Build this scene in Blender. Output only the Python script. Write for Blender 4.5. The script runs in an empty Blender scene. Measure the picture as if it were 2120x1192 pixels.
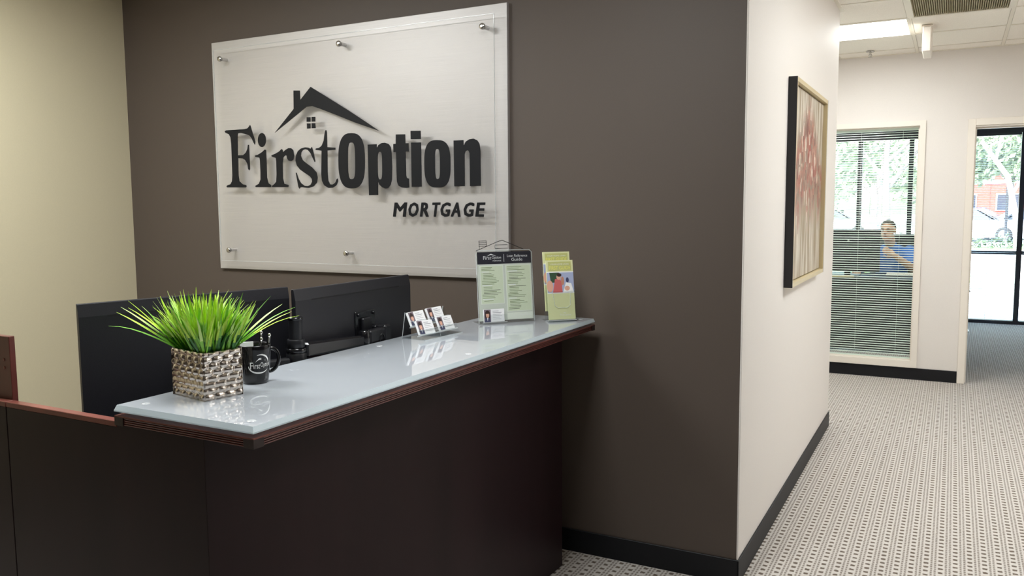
import bpy, bmesh, math, random
from mathutils import Vector, Matrix
from mathutils.geometry import tessellate_polygon
random.seed(7)
SC = bpy.context.scene
COL = SC.collection
R = math.radians

# ---------------------------------------------------------------- camera
cam_d = bpy.data.cameras.new('camera')
cam = bpy.data.objects.new('camera', cam_d)
COL.objects.link(cam)
cam.location = (0.7057, -3.2061, 1.4999)
yaw, pitch, roll = R(28.0676), R(-5.6051), R(-0.4094)
fw = Vector((-math.sin(yaw) * math.cos(pitch), math.cos(yaw) * math.cos(pitch), math.sin(pitch)))
rt = Vector((math.cos(yaw), math.sin(yaw), 0))
up = rt.cross(fw)
r2 = math.cos(roll) * rt + math.sin(roll) * up
u2 = -math.sin(roll) * rt + math.cos(roll) * up
cam.rotation_euler = Matrix((r2, u2, -fw)).transposed().to_euler()
cam_d.sensor_width = 36
cam_d.lens = 1713.64 / 2120 * 36
cam_d.clip_start = 0.02
cam_d.clip_end = 400
SC.cycles.transparent_max_bounces = 40
SC.cycles.diffuse_bounces = 7
SC.camera = cam

# ---------------------------------------------------------------- world, sun, ceiling lamps, added fills, exposure
world = bpy.data.worlds.new('sky')
SC.world = world
world.use_nodes = True
wn = world.node_tree.nodes
wl = world.node_tree.links
wn.clear()
sky = wn.new('ShaderNodeTexSky')
sky.sky_type = 'NISHITA'
sky.sun_disc = False
sky.sun_elevation = R(48)
sky.sun_rotation = R(200)
sky.dust_density = 3.0
sky.air_density = 1.2
bg = wn.new('ShaderNodeBackground')
bg.inputs['Strength'].default_value = 2.1
wo = wn.new('ShaderNodeOutputWorld')
wl.new(sky.outputs[0], bg.inputs[0])
wl.new(bg.outputs[0], wo.inputs[0])

sun_d = bpy.data.lights.new('sun', 'SUN')
sun_d.energy = 15
sun_d.angle = R(1.5)
sun_d.color = (1.0, 0.96, 0.9)
sun = bpy.data.objects.new('sun', sun_d)
COL.objects.link(sun)
sun.rotation_euler = (R(42), 0, R(-20))     # shines from behind the building out over the car park

def lamp_or_fill(x, y, w, d, watts, col=(0.97, 1.0, 0.995), z=2.725):
    ld = bpy.data.lights.new('lamp_or_fill', 'AREA')
    ld.shape = 'RECTANGLE'
    ld.size = w
    ld.size_y = d
    ld.energy = watts
    ld.color = col
    o = bpy.data.objects.new('lamp_or_fill', ld)
    COL.objects.link(o)
    o.location = (x, y, z)
    return o
lamp_or_fill(-2.45, -1.62, 1.15, 0.55, 62)      # reception, behind the desk
lamp_or_fill(-0.55, -1.58, 0.55, 0.55, 39)      # reception, over the counter
lamp_or_fill(1.4, -2.6, 0.55, 0.55, 3)          # unseen fill added on the visitor side for the desk front
lamp_or_fill(1.30, 0.75, 0.55, 0.55, 31)        # hall
lamp_or_fill(1.6, 2.1, 0.55, 0.55, 25)
lamp_or_fill(-1.9, 3.5, 0.55, 0.55, 14)         # cross corridor
lamp_or_fill(-0.2, 5.65, 0.55, 0.55, 28)        # unseen fill added to brighten the man behind the blind

SC.view_settings.view_transform = 'Standard'
SC.view_settings.look = 'None'
SC.view_settings.gamma = 1
SC.view_settings.use_curve_mapping = False
SC.view_settings.exposure = 0.0

# ---------------------------------------------------------------- materials
def srgb(r, g, b):
    f = lambda c: ((c / 255) / 12.92 if c / 255 <= 0.04045 else ((c / 255 + 0.055) / 1.055) ** 2.4)
    return (f(r), f(g), f(b))

def mat(name, col, rough=0.5, metal=0.0, spec=0.5, noise=0.0, scale=20.0, stretch=(1, 1, 1), bump=0.0, emit=None, es=0.0, coat=0.0):
    m = bpy.data.materials.new(name)
    m.use_nodes = True
    nt = m.node_tree
    b = nt.nodes['Principled BSDF']
    b.inputs['Base Color'].default_value = (*col, 1)
    b.inputs['Roughness'].default_value = rough
    b.inputs['Metallic'].default_value = metal
    b.inputs['Specular IOR Level'].default_value = spec
    if coat:
        b.inputs['Coat Weight'].default_value = coat
        b.inputs['Coat Roughness'].default_value = 0.01
    if emit:
        b.inputs['Emission Color'].default_value = (*emit, 1)
        b.inputs['Emission Strength'].default_value = es
    if noise or bump:
        tc = nt.nodes.new('ShaderNodeTexCoord')
        mp = nt.nodes.new('ShaderNodeMapping')
        mp.inputs['Scale'].default_value = stretch
        nz = nt.nodes.new('ShaderNodeTexNoise')
        nz.inputs['Scale'].default_value = scale
        nz.inputs['Detail'].default_value = 5
        nt.links.new(tc.outputs['Object'], mp.inputs[0])
        nt.links.new(mp.outputs[0], nz.inputs[0])
        if noise:
            rp = nt.nodes.new('ShaderNodeValToRGB')
            rp.color_ramp.elements[0].position = 0.3
            rp.color_ramp.elements[1].position = 0.7
            rp.color_ramp.elements[0].color = (*[max(0, c * (1 - noise)) for c in col], 1)
            rp.color_ramp.elements[1].color = (*[min(1, c * (1 + noise)) for c in col], 1)
            nt.links.new(nz.outputs[0], rp.inputs[0])
            nt.links.new(rp.outputs[0], b.inputs['Base Color'])
        if bump:
            bp = nt.nodes.new('ShaderNodeBump')
            bp.inputs['Strength'].default_value = bump
            bp.inputs['Distance'].default_value = 0.002
            nt.links.new(nz.outputs[0], bp.inputs['Height'])
            nt.links.new(bp.outputs[0], b.inputs['Normal'])
    return m

def clear(name, tint, gloss=0.04, diffuse=0.0, dcol=(0.9, 0.9, 0.9), rough=0.02):
    """clear sheet: see-through with a mirror-like surface reflection"""
    m = bpy.data.materials.new(name)
    m.use_nodes = True
    nt = m.node_tree
    nt.nodes.clear()
    out = nt.nodes.new('ShaderNodeOutputMaterial')
    tr = nt.nodes.new('ShaderNodeBsdfTransparent')
    tr.inputs[0].default_value = (*tint, 1)
    gl = nt.nodes.new('ShaderNodeBsdfGlossy')
    gl.inputs['Roughness'].default_value = rough
    fr = nt.nodes.new('ShaderNodeFresnel')
    fr.inputs[0].default_value = 1.0 + gloss * 11
    mx = nt.nodes.new('ShaderNodeMixShader')
    ge = nt.nodes.new('ShaderNodeNewGeometry')        # only the face a ray enters by mirrors; the exit face just lets it out
    en = nt.nodes.new('ShaderNodeMath')
    en.operation = 'SUBTRACT'
    en.inputs[0].default_value = 1.0
    nt.links.new(ge.outputs['Backfacing'], en.inputs[1])
    ml = nt.nodes.new('ShaderNodeMath')
    ml.operation = 'MULTIPLY'
    nt.links.new(fr.outputs[0], ml.inputs[0])
    nt.links.new(en.outputs[0], ml.inputs[1])
    nt.links.new(ml.outputs[0], mx.inputs[0])
    nt.links.new(tr.outputs[0], mx.inputs[1])
    nt.links.new(gl.outputs[0], mx.inputs[2])
    last = mx
    if diffuse:
        df = nt.nodes.new('ShaderNodeBsdfDiffuse')
        df.inputs[0].default_value = (*dcol, 1)
        m2 = nt.nodes.new('ShaderNodeMixShader')
        m2.inputs[0].default_value = diffuse
        nt.links.new(mx.outputs[0], m2.inputs[1])
        nt.links.new(df.outputs[0], m2.inputs[2])
        last = m2
    nt.links.new(last.outputs[0], out.inputs[0])
    return m

def carpet_mat():
    m = bpy.data.materials.new('carpet')
    m.use_nodes = True
    nt = m.node_tree
    N = nt.nodes.new
    L = nt.links.new
    b = nt.nodes['Principled BSDF']
    b.inputs['Roughness'].default_value = 0.95
    b.inputs['Specular IOR Level'].default_value = 0.1
    tc = N('ShaderNodeTexCoord')
    sp = N('ShaderNodeSeparateXYZ')
    nz = N('ShaderNodeTexNoise')
    nz.inputs['Scale'].default_value = 60
    nz.inputs['Detail'].default_value = 3
    L(tc.outputs['Object'], nz.inputs[0])
    va = N('ShaderNodeVectorMath')
    va.operation = 'MULTIPLY_ADD'
    va.inputs[1].default_value = (0.006, 0.012, 0)
    L(nz.outputs['Color'], va.inputs[0])
    L(tc.outputs['Object'], va.inputs[2])
    L(va.outputs[0], sp.inputs[0])
    def M(op, a, c=None, d=None):
        n = N('ShaderNodeMath')
        n.operation = op
        for k, v in enumerate((a, c, d)):
            if v is None:
                continue
            if isinstance(v, (int, float)):
                n.inputs[k].default_value = v
            else:
                L(v, n.inputs[k])
        return n.outputs[0]
    px = M('FRACT', M('DIVIDE', sp.outputs[0], 0.054))
    py = M('FRACT', M('DIVIDE', sp.outputs[1], 0.042))
    def band(v, c, w):                      # 1 inside |v-c|<w with a soft edge
        return M('SMOOTHSTEP', None) if False else M('SUBTRACT', 1.0, M('MINIMUM', 1.0, M('MULTIPLY', M('MAXIMUM', M('SUBTRACT', M('ABSOLUTE', M('SUBTRACT', v, c)), w), 0.0), 14.0)))
    dot = M('MULTIPLY', band(px, 0.25, 0.13), band(py, 0.5, 0.17))
    py2 = M('FRACT', M('DIVIDE', sp.outputs[1], 0.021))
    dash = M('MULTIPLY_ADD', band(py2, 0.5, 0.22), 0.6, 0.4)
    ln1 = M('MULTIPLY', band(px, 0.62, 0.035), dash)
    ln2 = M('MULTIPLY', band(px, 0.88, 0.035), dash)
    ln = M('MULTIPLY', M('MAXIMUM', ln1, ln2), 0.8)
    dk = M('MAXIMUM', dot, ln)
    nz2 = N('ShaderNodeTexNoise')
    nz2.inputs['Scale'].default_value = 220
    L(tc.outputs['Object'], nz2.inputs[0])
    dk2 = M('MINIMUM', 1.0, M('MULTIPLY', dk, M('MULTIPLY_ADD', nz2.outputs[0], 0.9, 0.55)))
    mx = N('ShaderNodeMix')
    mx.data_type = 'RGBA'
    L(dk2, mx.inputs[0])
    mx.inputs[6].default_value = (*srgb(219, 213, 207), 1)
    mx.inputs[7].default_value = (*srgb(116, 104, 93), 1)
    mx2 = N('ShaderNodeMix')
    mx2.data_type = 'RGBA'
    mx2.blend_type = 'MULTIPLY'
    mx2.inputs[0].default_value = 0.35
    L(mx.outputs[2], mx2.inputs[6])
    L(nz2.outputs[0], mx2.inputs[7])
    L(mx2.outputs[2], b.inputs['Base Color'])
    bp = N('ShaderNodeBump')
    bp.inputs['Strength'].default_value = 0.5
    bp.inputs['Distance'].default_value = 0.004
    L(M('SUBTRACT', nz2.outputs[0], dk), bp.inputs['Height'])
    L(bp.outputs[0], b.inputs['Normal'])
    return m

def painting_mat():
    """abstract canvas: warm brick strokes on pale grey-green, paler towards the bottom"""
    m = bpy.data.materials.new('painted_canvas')
    m.use_nodes = True
    nt = m.node_tree
    N = nt.nodes.new
    L = nt.links.new
    b = nt.nodes['Principled BSDF']
    b.inputs['Roughness'].default_value = 0.55
    tc = N('ShaderNodeTexCoord')
    mp = N('ShaderNodeMapping')
    mp.inputs['Scale'].default_value = (1, 3.6, 2.2)
    L(tc.outputs['Object'], mp.inputs[0])
    n1 = N('ShaderNodeTexNoise')
    n1.inputs['Scale'].default_value = 4.2
    n1.inputs['Detail'].default_value = 6
    n1.inputs['Distortion'].default_value = 0.5
    n1.inputs['Roughness'].default_value = 0.7
    L(mp.outputs[0], n1.inputs[0])
    r1 = N('ShaderNodeValToRGB')
    cr = r1.color_ramp
    cr.elements[0].position = 0.36
    cr.elements[0].color = (*srgb(84, 50, 42), 1)
    cr.elements[1].position = 0.66
    cr.elements[1].color = (*srgb(214, 198, 176), 1)
    for p, c in ((0.43, (140, 78, 64)), (0.485, (164, 112, 94)), (0.53, (120, 122, 106)), (0.59, (176, 134, 112))):
        e = cr.elements.new(p)
        e.color = (*srgb(*c), 1)
    L(n1.outputs[0], r1.inputs[0])
    n2 = N('ShaderNodeTexNoise')
    mp2 = N('ShaderNodeMapping')
    mp2.inputs['Scale'].default_value = (1, 6, 0.8)
    L(tc.outputs['Object'], mp2.inputs[0])
    L(mp2.outputs[0], n2.inputs[0])
    n2.inputs['Scale'].default_value = 3
    n2.inputs['Detail'].default_value = 6
    r2_ = N('ShaderNodeValToRGB')
    r2_.color_ramp.elements[0].position = 0.40
    r2_.color_ramp.elements[0].color = (*srgb(150, 134, 110), 1)
    r2_.color_ramp.elements[1].position = 0.60
    r2_.color_ramp.elements[1].color = (*srgb(200, 192, 178), 1)
    L(n2.outputs[0], r2_.inputs[0])
    # where the red strokes sit: a tall pointed patch in the upper middle of the canvas
    sp = N('ShaderNodeSeparateXYZ')
    L(tc.outputs['Object'], sp.inputs[0])
    def M(op, a, c=None):
        n = N('ShaderNodeMath')
        n.operation = op
        for k, v in enumerate((a, c)):
            if v is None:
                continue
            if isinstance(v, (int, float)):
                n.inputs[k].default_value = v
            else:
                L(v, n.inputs[k])
        return n.outputs[0]
    dy = M('ABSOLUTE', M('SUBTRACT', sp.outputs[1], 0.0))
    zz = sp.outputs[2]                      # canvas-centre local z: -0.45 .. 0.45
    half = M('MULTIPLY', M('SUBTRACT', 0.50, zz), 1.5)
    a1 = M('SUBTRACT', half, dy)
    a1 = M('ADD', M('MULTIPLY', a1, 5.0), M('MULTIPLY', M('SUBTRACT', n1.outputs[0], 0.5), 2.0))
    low = M('MULTIPLY', M('ADD', zz, 0.22), 5.0)
    low = M('ADD', low, M('MULTIPLY', M('SUBTRACT', n2.outputs[0], 0.5), 4.0))
    msk = M('MINIMUM', M('MAXIMUM', M('MINIMUM', a1, low), 0.0), 1.0)
    # blocky palette-knife dabs among the strokes
    mp3 = N('ShaderNodeMapping')
    mp3.inputs['Scale'].default_value = (1, 30, 17)
    L(tc.outputs['Object'], mp3.inputs[0])
    vo = N('ShaderNodeTexVoronoi')
    vo.distance = 'CHEBYCHEV'
    vo.inputs['Scale'].default_value = 1.0
    L(mp3.outputs[0], vo.inputs[0])
    s3 = N('ShaderNodeSeparateColor')
    L(vo.outputs['Color'], s3.inputs[0])
    r3 = N('ShaderNodeValToRGB')
    r3.color_ramp.interpolation = 'CONSTANT'
    r3.color_ramp.elements[0].position = 0.0
    r3.color_ramp.elements[0].color = (*srgb(96, 58, 50), 1)
    r3.color_ramp.elements[1].position = 0.90
    r3.color_ramp.elements[1].color = (*srgb(226, 214, 198), 1)
    for p, c in ((0.15, (146, 84, 70)), (0.34, (122, 106, 92)), (0.46, (168, 112, 96)), (0.62, (146, 130, 114)), (0.76, (160, 76, 64))):
        e = r3.color_ramp.elements.new(p)
        e.color = (*srgb(*c), 1)
    L(s3.outputs[0], r3.inputs[0])
    mk = N('ShaderNodeMix')
    mk.data_type = 'RGBA'
    mk.inputs[0].default_value = 0.55
    L(r1.outputs[0], mk.inputs[6])
    L(r3.outputs[0], mk.inputs[7])
    mx = N('ShaderNodeMix')
    mx.data_type = 'RGBA'
    L(msk, mx.inputs[0])
    L(r2_.outputs[0], mx.inputs[6])
    L(mk.outputs[2], mx.inputs[7])
    L(mx.outputs[2], b.inputs['Base Color'])
    bp = N('ShaderNodeBump')
    bp.inputs['Strength'].default_value = 0.6
    bp.inputs['Distance'].default_value = 0.004
    L(n1.outputs[0], bp.inputs['Height'])
    L(bp.outputs[0], b.inputs['Normal'])
    return m

def frosted_mat(name, col, through, rough, spec, coat):
    """frosted glass: glossy, part scattering, part letting light through"""
    m = mat(name, col, rough, spec=spec, coat=coat)
    nt = m.node_tree
    b = nt.nodes['Principled BSDF']
    out = nt.nodes['Material Output']
    tl = nt.nodes.new('ShaderNodeBsdfTranslucent')
    tl.inputs[0].default_value = (0.90, 0.97, 1.0, 1)
    mx = nt.nodes.new('ShaderNodeMixShader')
    mx.inputs[0].default_value = through
    nt.links.new(b.outputs[0], mx.inputs[1])
    nt.links.new(tl.outputs[0], mx.inputs[2])
    nt.links.new(mx.outputs[0], out.inputs[0])
    return m

def brushed_mat():
    m = mat('brushed_aluminium', srgb(199, 196, 195), 0.5, 0.5, 0.5, noise=0.05, scale=9, stretch=(0.5, 1, 60), bump=0.05)
    return m

M_ = {
    'taupe': mat('taupe_wall_paint', srgb(84, 74, 67), 0.55, noise=0.02, scale=180, bump=0.08, spec=0.4),
    'beige': mat('beige_wall_paint', srgb(226, 221, 216), 0.6, noise=0.015, scale=160, bump=0.08, spec=0.3),
    'cream': mat('left_wall_paint', srgb(203, 193, 164), 0.6, noise=0.015, scale=160, bump=0.08, spec=0.3),
    'trim': mat('trim_paint', srgb(234, 227, 217), 0.35),
    'black_base': mat('black_rubber_base', srgb(20, 21, 25), 0.5, spec=0.3),
    'carpet': carpet_mat(),
    'tile': mat('ceiling_tile', srgb(246, 241, 232), 0.9, noise=0.05, scale=140, bump=0.5, spec=0.1),
    'grid': mat('ceiling_grid_metal', srgb(232, 226, 212), 0.4),
    'grille': mat('grille_metal', srgb(150, 138, 104), 0.5),
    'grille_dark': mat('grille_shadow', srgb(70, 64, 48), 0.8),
    'diffuser': mat('lamp_diffuser', (1, 1, 1), 0.5, emit=(1.0, 0.98, 0.94), es=5.0),
    'white_plastic': mat('white_plastic', srgb(238, 230, 220), 0.4),
    'standoff': mat('polished_standoff', srgb(232, 236, 240), 0.2, 0.4),
    'steel': mat('satin_steel', srgb(190, 188, 184), 0.25, 1.0),
    'espresso': mat('espresso_wood', srgb(37, 22, 25), 0.42, spec=0.2, noise=0.25, scale=6, stretch=(1, 1, 0.12)),
    'mahogany': mat('mahogany_edge', srgb(124, 68, 58), 0.35, noise=0.2, scale=14, stretch=(1, 0.15, 1)),
    'reed': mat('mahogany_reed', srgb(98, 50, 45), 0.32, noise=0.2, scale=14, stretch=(1, 0.15, 1)),
    'edge_dark': mat('dark_edge_wood', srgb(40, 22, 22), 0.4),
    'frosted': frosted_mat('frosted_glass_face', srgb(212, 216, 223), 0.22, 0.008, 0.85, 1.0),
    'glass_edge': frosted_mat('frosted_glass_edge', srgb(230, 244, 250), 0.45, 0.25, 0.6, 0.0),  # rim glow from scattered light put into a paler colour
    'brushed': brushed_mat(),
    'acrylic_sign': clear('sign_acrylic', (0.975, 0.97, 0.965), 0.035, 0.06, (0.81, 0.80, 0.79), 0.36),
    'acrylic': clear('clear_acrylic', (0.96, 0.97, 0.97), 0.045),
    'acrylic_edge': clear('clear_acrylic_edge', (0.9, 0.93, 0.93), 0.06, 0.35, (0.92, 0.95, 0.96)),
    'pane': clear('window_pane', (0.94, 0.97, 0.955), 0.045),
    'sign_black': mat('black_letter_acrylic', srgb(20, 21, 25), 0.5, spec=0.2),
    'blk': mat('black_plastic', srgb(18, 18, 22), 0.42, spec=0.4, noise=0.06, scale=300, bump=0.1),
    'blk_gloss': mat('black_gloss_plastic', srgb(18, 18, 21), 0.15),
    'blk_ceramic': mat('black_ceramic', srgb(13, 13, 16), 0.16, spec=0.4, coat=0.1),
    'monitor_shell': mat('monitor_shell', srgb(29, 29, 34), 0.4, spec=0.4, noise=0.05, scale=400, bump=0.12),
    'slot': mat('slot_black', srgb(8, 8, 10), 0.7),
    'screen': mat('screen_glass', srgb(12, 12, 14), 0.1),
    'pot': mat('champagne_metal', srgb(200, 191, 182), 0.2, 0.95, noise=0.06, scale=30),
    'soil': mat('soil', srgb(36, 30, 22), 0.95, noise=0.3, scale=80),
    'leaf_a': mat('grass_bright', srgb(182, 218, 64), 0.45, noise=0.12, scale=60),
    'leaf_b': mat('grass_mid', srgb(122, 186, 52), 0.45, noise=0.12, scale=60),
    'leaf_c': mat('grass_deep', srgb(52, 118, 44), 0.5, noise=0.12, scale=60),
    'leaf_d': mat('grass_pale', srgb(196, 226, 130), 0.45),
    'paper': mat('white_paper', srgb(240, 240, 242), 0.6),
    'ink': mat('grey_ink', srgb(150, 150, 158), 0.7),
    'ink_dark': mat('dark_ink', srgb(92, 98, 78), 0.7),
    'ink_green': mat('green_ink', srgb(118, 136, 88), 0.7),
    'green_panel': mat('sage_print', srgb(222, 230, 204), 0.5),
    'green_panel2': mat('sage_print_pale', srgb(234, 238, 226), 0.5),
    'guide_back': mat('guide_paper_grey', srgb(214, 218, 208), 0.5),
    'navy': mat('charcoal_print', srgb(42, 42, 52), 0.45),
    'olive': mat('olive_print', srgb(196, 198, 128), 0.5),
    'olive2': mat('olive_print_pale', srgb(224, 226, 176), 0.5),
    'yellow': mat('yellow_print', srgb(240, 236, 120), 0.5),
    'white_print': mat('white_print', srgb(244, 244, 244), 0.5),
    'skin': mat('skin', srgb(206, 160, 132), 0.5, noise=0.05, scale=40),
    'skin_print': mat('skin_print', srgb(224, 172, 150), 0.55),
    'skin_print2': mat('skin_print_dark', srgb(196, 138, 116), 0.55),  # deeper skin tone of the printed pictures
    'hair_print': mat('hair_print', srgb(52, 32, 30), 0.55),
    'suit_print': mat('suit_print', srgb(66, 70, 104), 0.55),
    'backdrop_print': mat('backdrop_print', srgb(120, 106, 116), 0.55),
    'red_print': mat('red_print', srgb(204, 104, 104), 0.55),
    'blue_print': mat('sky_print', srgb(172, 182, 214), 0.55),
    'tree_print': mat('tree_print', srgb(58, 84, 60), 0.55),
    'frame_black': mat('frame_black', srgb(30, 29, 33), 0.4),
    'frame_gold': mat('frame_champagne', srgb(206, 190, 152), 0.4, 0.25),
    'canvas': painting_mat(),
    'slat': mat('blind_slat', srgb(240, 244, 238), 0.4),
    'win_black': mat('window_frame_black', srgb(24, 26, 36), 0.4),
    'desk_dark': mat('office_desk_dark', srgb(30, 30, 30), 0.45),
    'shirt': mat('blue_shirt', srgb(64, 116, 196), 0.8, noise=0.08, scale=30),
    'trousers': mat('grey_trousers', srgb(50, 52, 60), 0.85),
    'hair': mat('grey_hair', srgb(66, 60, 56), 0.7, noise=0.3, scale=60),
    'eye': mat('eye_white', srgb(230, 228, 224), 0.2),
    'iris': mat('eye_dark', srgb(40, 30, 26), 0.2),
    'lip': mat('lips', srgb(160, 100, 90), 0.5),
    'leather': mat('black_leather', srgb(28, 30, 32), 0.4, noise=0.08, scale=60, bump=0.2),
    'manila': mat('manila_card', srgb(224, 206, 160), 0.7),
    'asphalt': mat('pale_pavement', srgb(190, 190, 188), 0.9, noise=0.06, scale=3),
    'lawn': mat('lawn', srgb(104, 150, 74), 0.95, noise=0.25, scale=8),
    'kerb': mat('grey_concrete', srgb(120, 124, 132), 0.9),
    'brick': mat('red_brick', srgb(132, 58, 50), 0.9, noise=0.12, scale=6),
    'stone': mat('pale_stone', srgb(206, 198, 186), 0.85),
    'far_glass': mat('far_window_glass', srgb(36, 42, 58), 0.1),
    'roof': mat('roof_membrane', srgb(140, 136, 130), 0.85),
    'bark': mat('pale_bark', srgb(196, 188, 176), 0.9, noise=0.2, scale=12),
    'bark2': mat('grey_bark', srgb(120, 110, 112), 0.9, noise=0.2, scale=12),
    'fol_a': mat('tree_foliage', srgb(92, 106, 84), 0.8),
    'fol_b': mat('tree_foliage_pale', srgb(142, 156, 130), 0.8),
    'hedge': mat('hedge_leaf', srgb(62, 76, 60), 0.8),
    'car_white': mat('white_car_paint', srgb(196, 202, 212), 0.2, coat=0.8),
    'car_silver': mat('silver_car_paint', srgb(104, 112, 130), 0.25, 0.3, coat=0.8),
    'car_blue': mat('dark_blue_car_paint', srgb(34, 42, 76), 0.25, coat=0.8),
    'car_glass': mat('car_glass', srgb(30, 36, 46), 0.06),
    'tyre': mat('tyre', srgb(24, 24, 26), 0.8),
    'rim': mat('wheel_rim', srgb(170, 172, 176), 0.3, 0.9),
    'tail': mat('tail_lamp', srgb(150, 24, 22), 0.25),
    'slab': mat('structural_slab', srgb(180, 176, 170), 0.9),
}

# ---------------------------------------------------------------- helpers
ORG = {}
def org(o):
    return ORG.get(o.name, Vector((0, 0, 0)))

def setp(o, label=None, cat=None, group=None, kind=None):
    if label: o['label'] = label
    if cat: o['category'] = cat
    if group: o['group'] = group
    if kind: o['kind'] = kind
    return o

def thing(name, loc, label, cat, group=None):
    o = bpy.data.objects.new(name, None)
    COL.objects.link(o)
    o.empty_display_size = 0.05
    o.location = loc
    ORG[o.name] = Vector(loc)
    return setp(o, label, cat, group)

class MB:
    """collects shapes in world coordinates; build() links them as one mesh object"""
    def __init__(s):
        s.v, s.f, s.mi, s.mats, s.sm = [], [], [], [], []
        s.cur = 0
        s.smooth = False
    def use(s, m):
        m = M_[m] if isinstance(m, str) else m
        if m not in s.mats:
            s.mats.append(m)
        s.cur = s.mats.index(m)
        return s
    def add(s, vs, fs, smooth=None):
        n = len(s.v)
        s.v += [tuple(p) for p in vs]
        for f in fs:
            s.f.append([n + i for i in f])
            s.mi.append(s.cur)
            s.sm.append(s.smooth if smooth is None else smooth)
        return s
    def box(s, x0, x1, y0, y1, z0, z1, fr=None):
        vs = [(x, y, z) for z in (z0, z1) for y in (y0, y1) for x in (x0, x1)]
        if fr: vs = [fr(*p) for p in vs]
        return s.add(vs, [(0, 2, 3, 1), (4, 5, 7, 6), (0, 1, 5, 4), (2, 6, 7, 3), (0, 4, 6, 2), (1, 3, 7, 5)])
    def bbox(s, x0, x1, y0, y1, z0, z1, b=0.003, fr=None, seg=1):
        """box with bevelled edges"""
        bm = bmesh.new()
        bmesh.ops.create_cube(bm, size=1)
        for v in bm.verts:
            v.co = Vector(((x0 + x1) / 2 + v.co.x * (x1 - x0), (y0 + y1) / 2 + v.co.y * (y1 - y0), (z0 + z1) / 2 + v.co.z * (z1 - z0)))
        bmesh.ops.bevel(bm, geom=bm.edges[:], offset=b, segments=seg, profile=0.5, affect='EDGES')
        bm.verts.index_update()
        vs = [tuple(v.co) for v in bm.verts]
        if fr: vs = [fr(*p) for p in vs]
        s.add(vs, [[v.index for v in f.verts] for f in bm.faces])
        bm.free()
        return s
    def ring(s, rings, cap0=True, cap1=True, smooth=True, close=True):
        n = len(rings[0])
        vs = [p for r in rings for p in r]
        fs = []
        for i in range(len(rings) - 1):
            for j in range(n if close else n - 1):
                k = (j + 1) % n
                fs.append((i * n + j, i * n + k, (i + 1) * n + k, (i + 1) * n + j))
        s.add(vs, fs, smooth)
        if cap0: s.add(rings[0], [list(range(n))[::-1]], False)
        if cap1: s.add(rings[-1], [list(range(n))], False)
        return s
    def tube(s, pts, r, n=10, smooth=True, caps=True):
        pts = [Vector(p) for p in pts]
        rad = r if isinstance(r, (list, tuple)) else [r] * len(pts)
        rings = []
        ref = None
        for i, p in enumerate(pts):
            t = (pts[min(i + 1, len(pts) - 1)] - pts[max(i - 1, 0)]).normalized()
            if ref is None:
                ref = Vector((0, 0, 1)) if abs(t.z) < 0.9 else Vector((1, 0, 0))
            a = (ref - t * ref.dot(t)).normalized()
            ref = a
            b = t.cross(a)
            rings.append([p + rad[i] * (math.cos(2 * math.pi * k / n) * a + math.sin(2 * math.pi * k / n) * b) for k in range(n)])
        return s.ring(rings, caps, caps, smooth)
    def lathe(s, prof, c, n=24, smooth=True, axis=None):
        """prof: (radius, height) up an axis from c"""
        ax = Vector(axis).normalized() if axis else Vector((0, 0, 1))
        ref = Vector((1, 0, 0)) if abs(ax.x) < 0.9 else Vector((0, 1, 0))
        a = (ref - ax * ref.dot(ax)).normalized()
        b = ax.cross(a)
        c = Vector(c)
        rings = [[c + ax * h + max(r, 1e-5) * (math.cos(2 * math.pi * k / n) * a + math.sin(2 * math.pi * k / n) * b) for k in range(n)] for r, h in prof]
        return s.ring(rings, True, True, smooth)
    def ell(s, c, rx, ry, rz, nu=14, nv=9, fr=None):
        vs, rows = [], []
        for i in range(nv + 1):
            th = math.pi * i / nv
            rows.append([(c[0] + rx * math.sin(th) * math.cos(2 * math.pi * k / nu), c[1] + ry * math.sin(th) * math.sin(2 * math.pi * k / nu), c[2] - rz * math.cos(th)) for k in range(nu)])
        if fr: rows = [[fr(*p) for p in r] for r in rows]
        return s.ring(rows, False, False, True)
    def prism(s, loops, fr, w0, w1):
        """loops of (u, v), first outer then holes; fr(u, v, w) -> point; from w0 to w1"""
        allp = [p for l in loops for p in l]
        tris = tessellate_polygon([[Vector((p[0], p[1], 0)) for p in l] for l in loops])
        n = len(allp)
        vs = [fr(p[0], p[1], w0) for p in allp] + [fr(p[0], p[1], w1) for p in allp]
        fs = [list(t) for t in tris]
        out = [f for f in fs] + [[i + n for i in f[::-1]] for f in fs]
        k = 0
        for l in loops:
            m = len(l)
            for j in range(m):
                a, b = k + j, k + (j + 1) % m
                out.append((a, b, b + n, a + n))
            k += m
        return s.add(vs, out, False)
    def flat(s, pts):
        return s.add(pts, [list(range(len(pts)))], False)
    def build(s, name, m=None, parent=None, fixn=True):
        if m is not None and not s.mats:
            s.mats = [M_[m] if isinstance(m, str) else m]
        o0 = org(parent) if parent else Vector((0, 0, 0))
        me = bpy.data.meshes.new(name)
        me.from_pydata([(x - o0.x, y - o0.y, z - o0.z) for x, y, z in s.v], [], s.f)
        for k in s.mats:
            me.materials.append(k)
        me.polygons.foreach_set('material_index', s.mi)
        me.polygons.foreach_set('use_smooth', s.sm)
        me.update()
        if fixn:
            bm = bmesh.new()
            bm.from_mesh(me)
            bmesh.ops.recalc_face_normals(bm, faces=bm.faces[:])
            bm.to_mesh(me)
            bm.free()
        o = bpy.data.objects.new(name, me)
        COL.objects.link(o)
        if parent:
            o.parent = parent
            ORG[o.name] = o0
        return o

def rebase(o, loc):
    """give a top-level single-mesh thing its own origin"""
    loc = Vector(loc)
    for v in o.data.vertices:
        v.co -= loc
    o.location = loc
    ORG[o.name] = loc
    return o

def struct(name, mb, m=None):
    o = mb.build(name, m)
    o['kind'] = 'structure'
    return o

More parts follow.
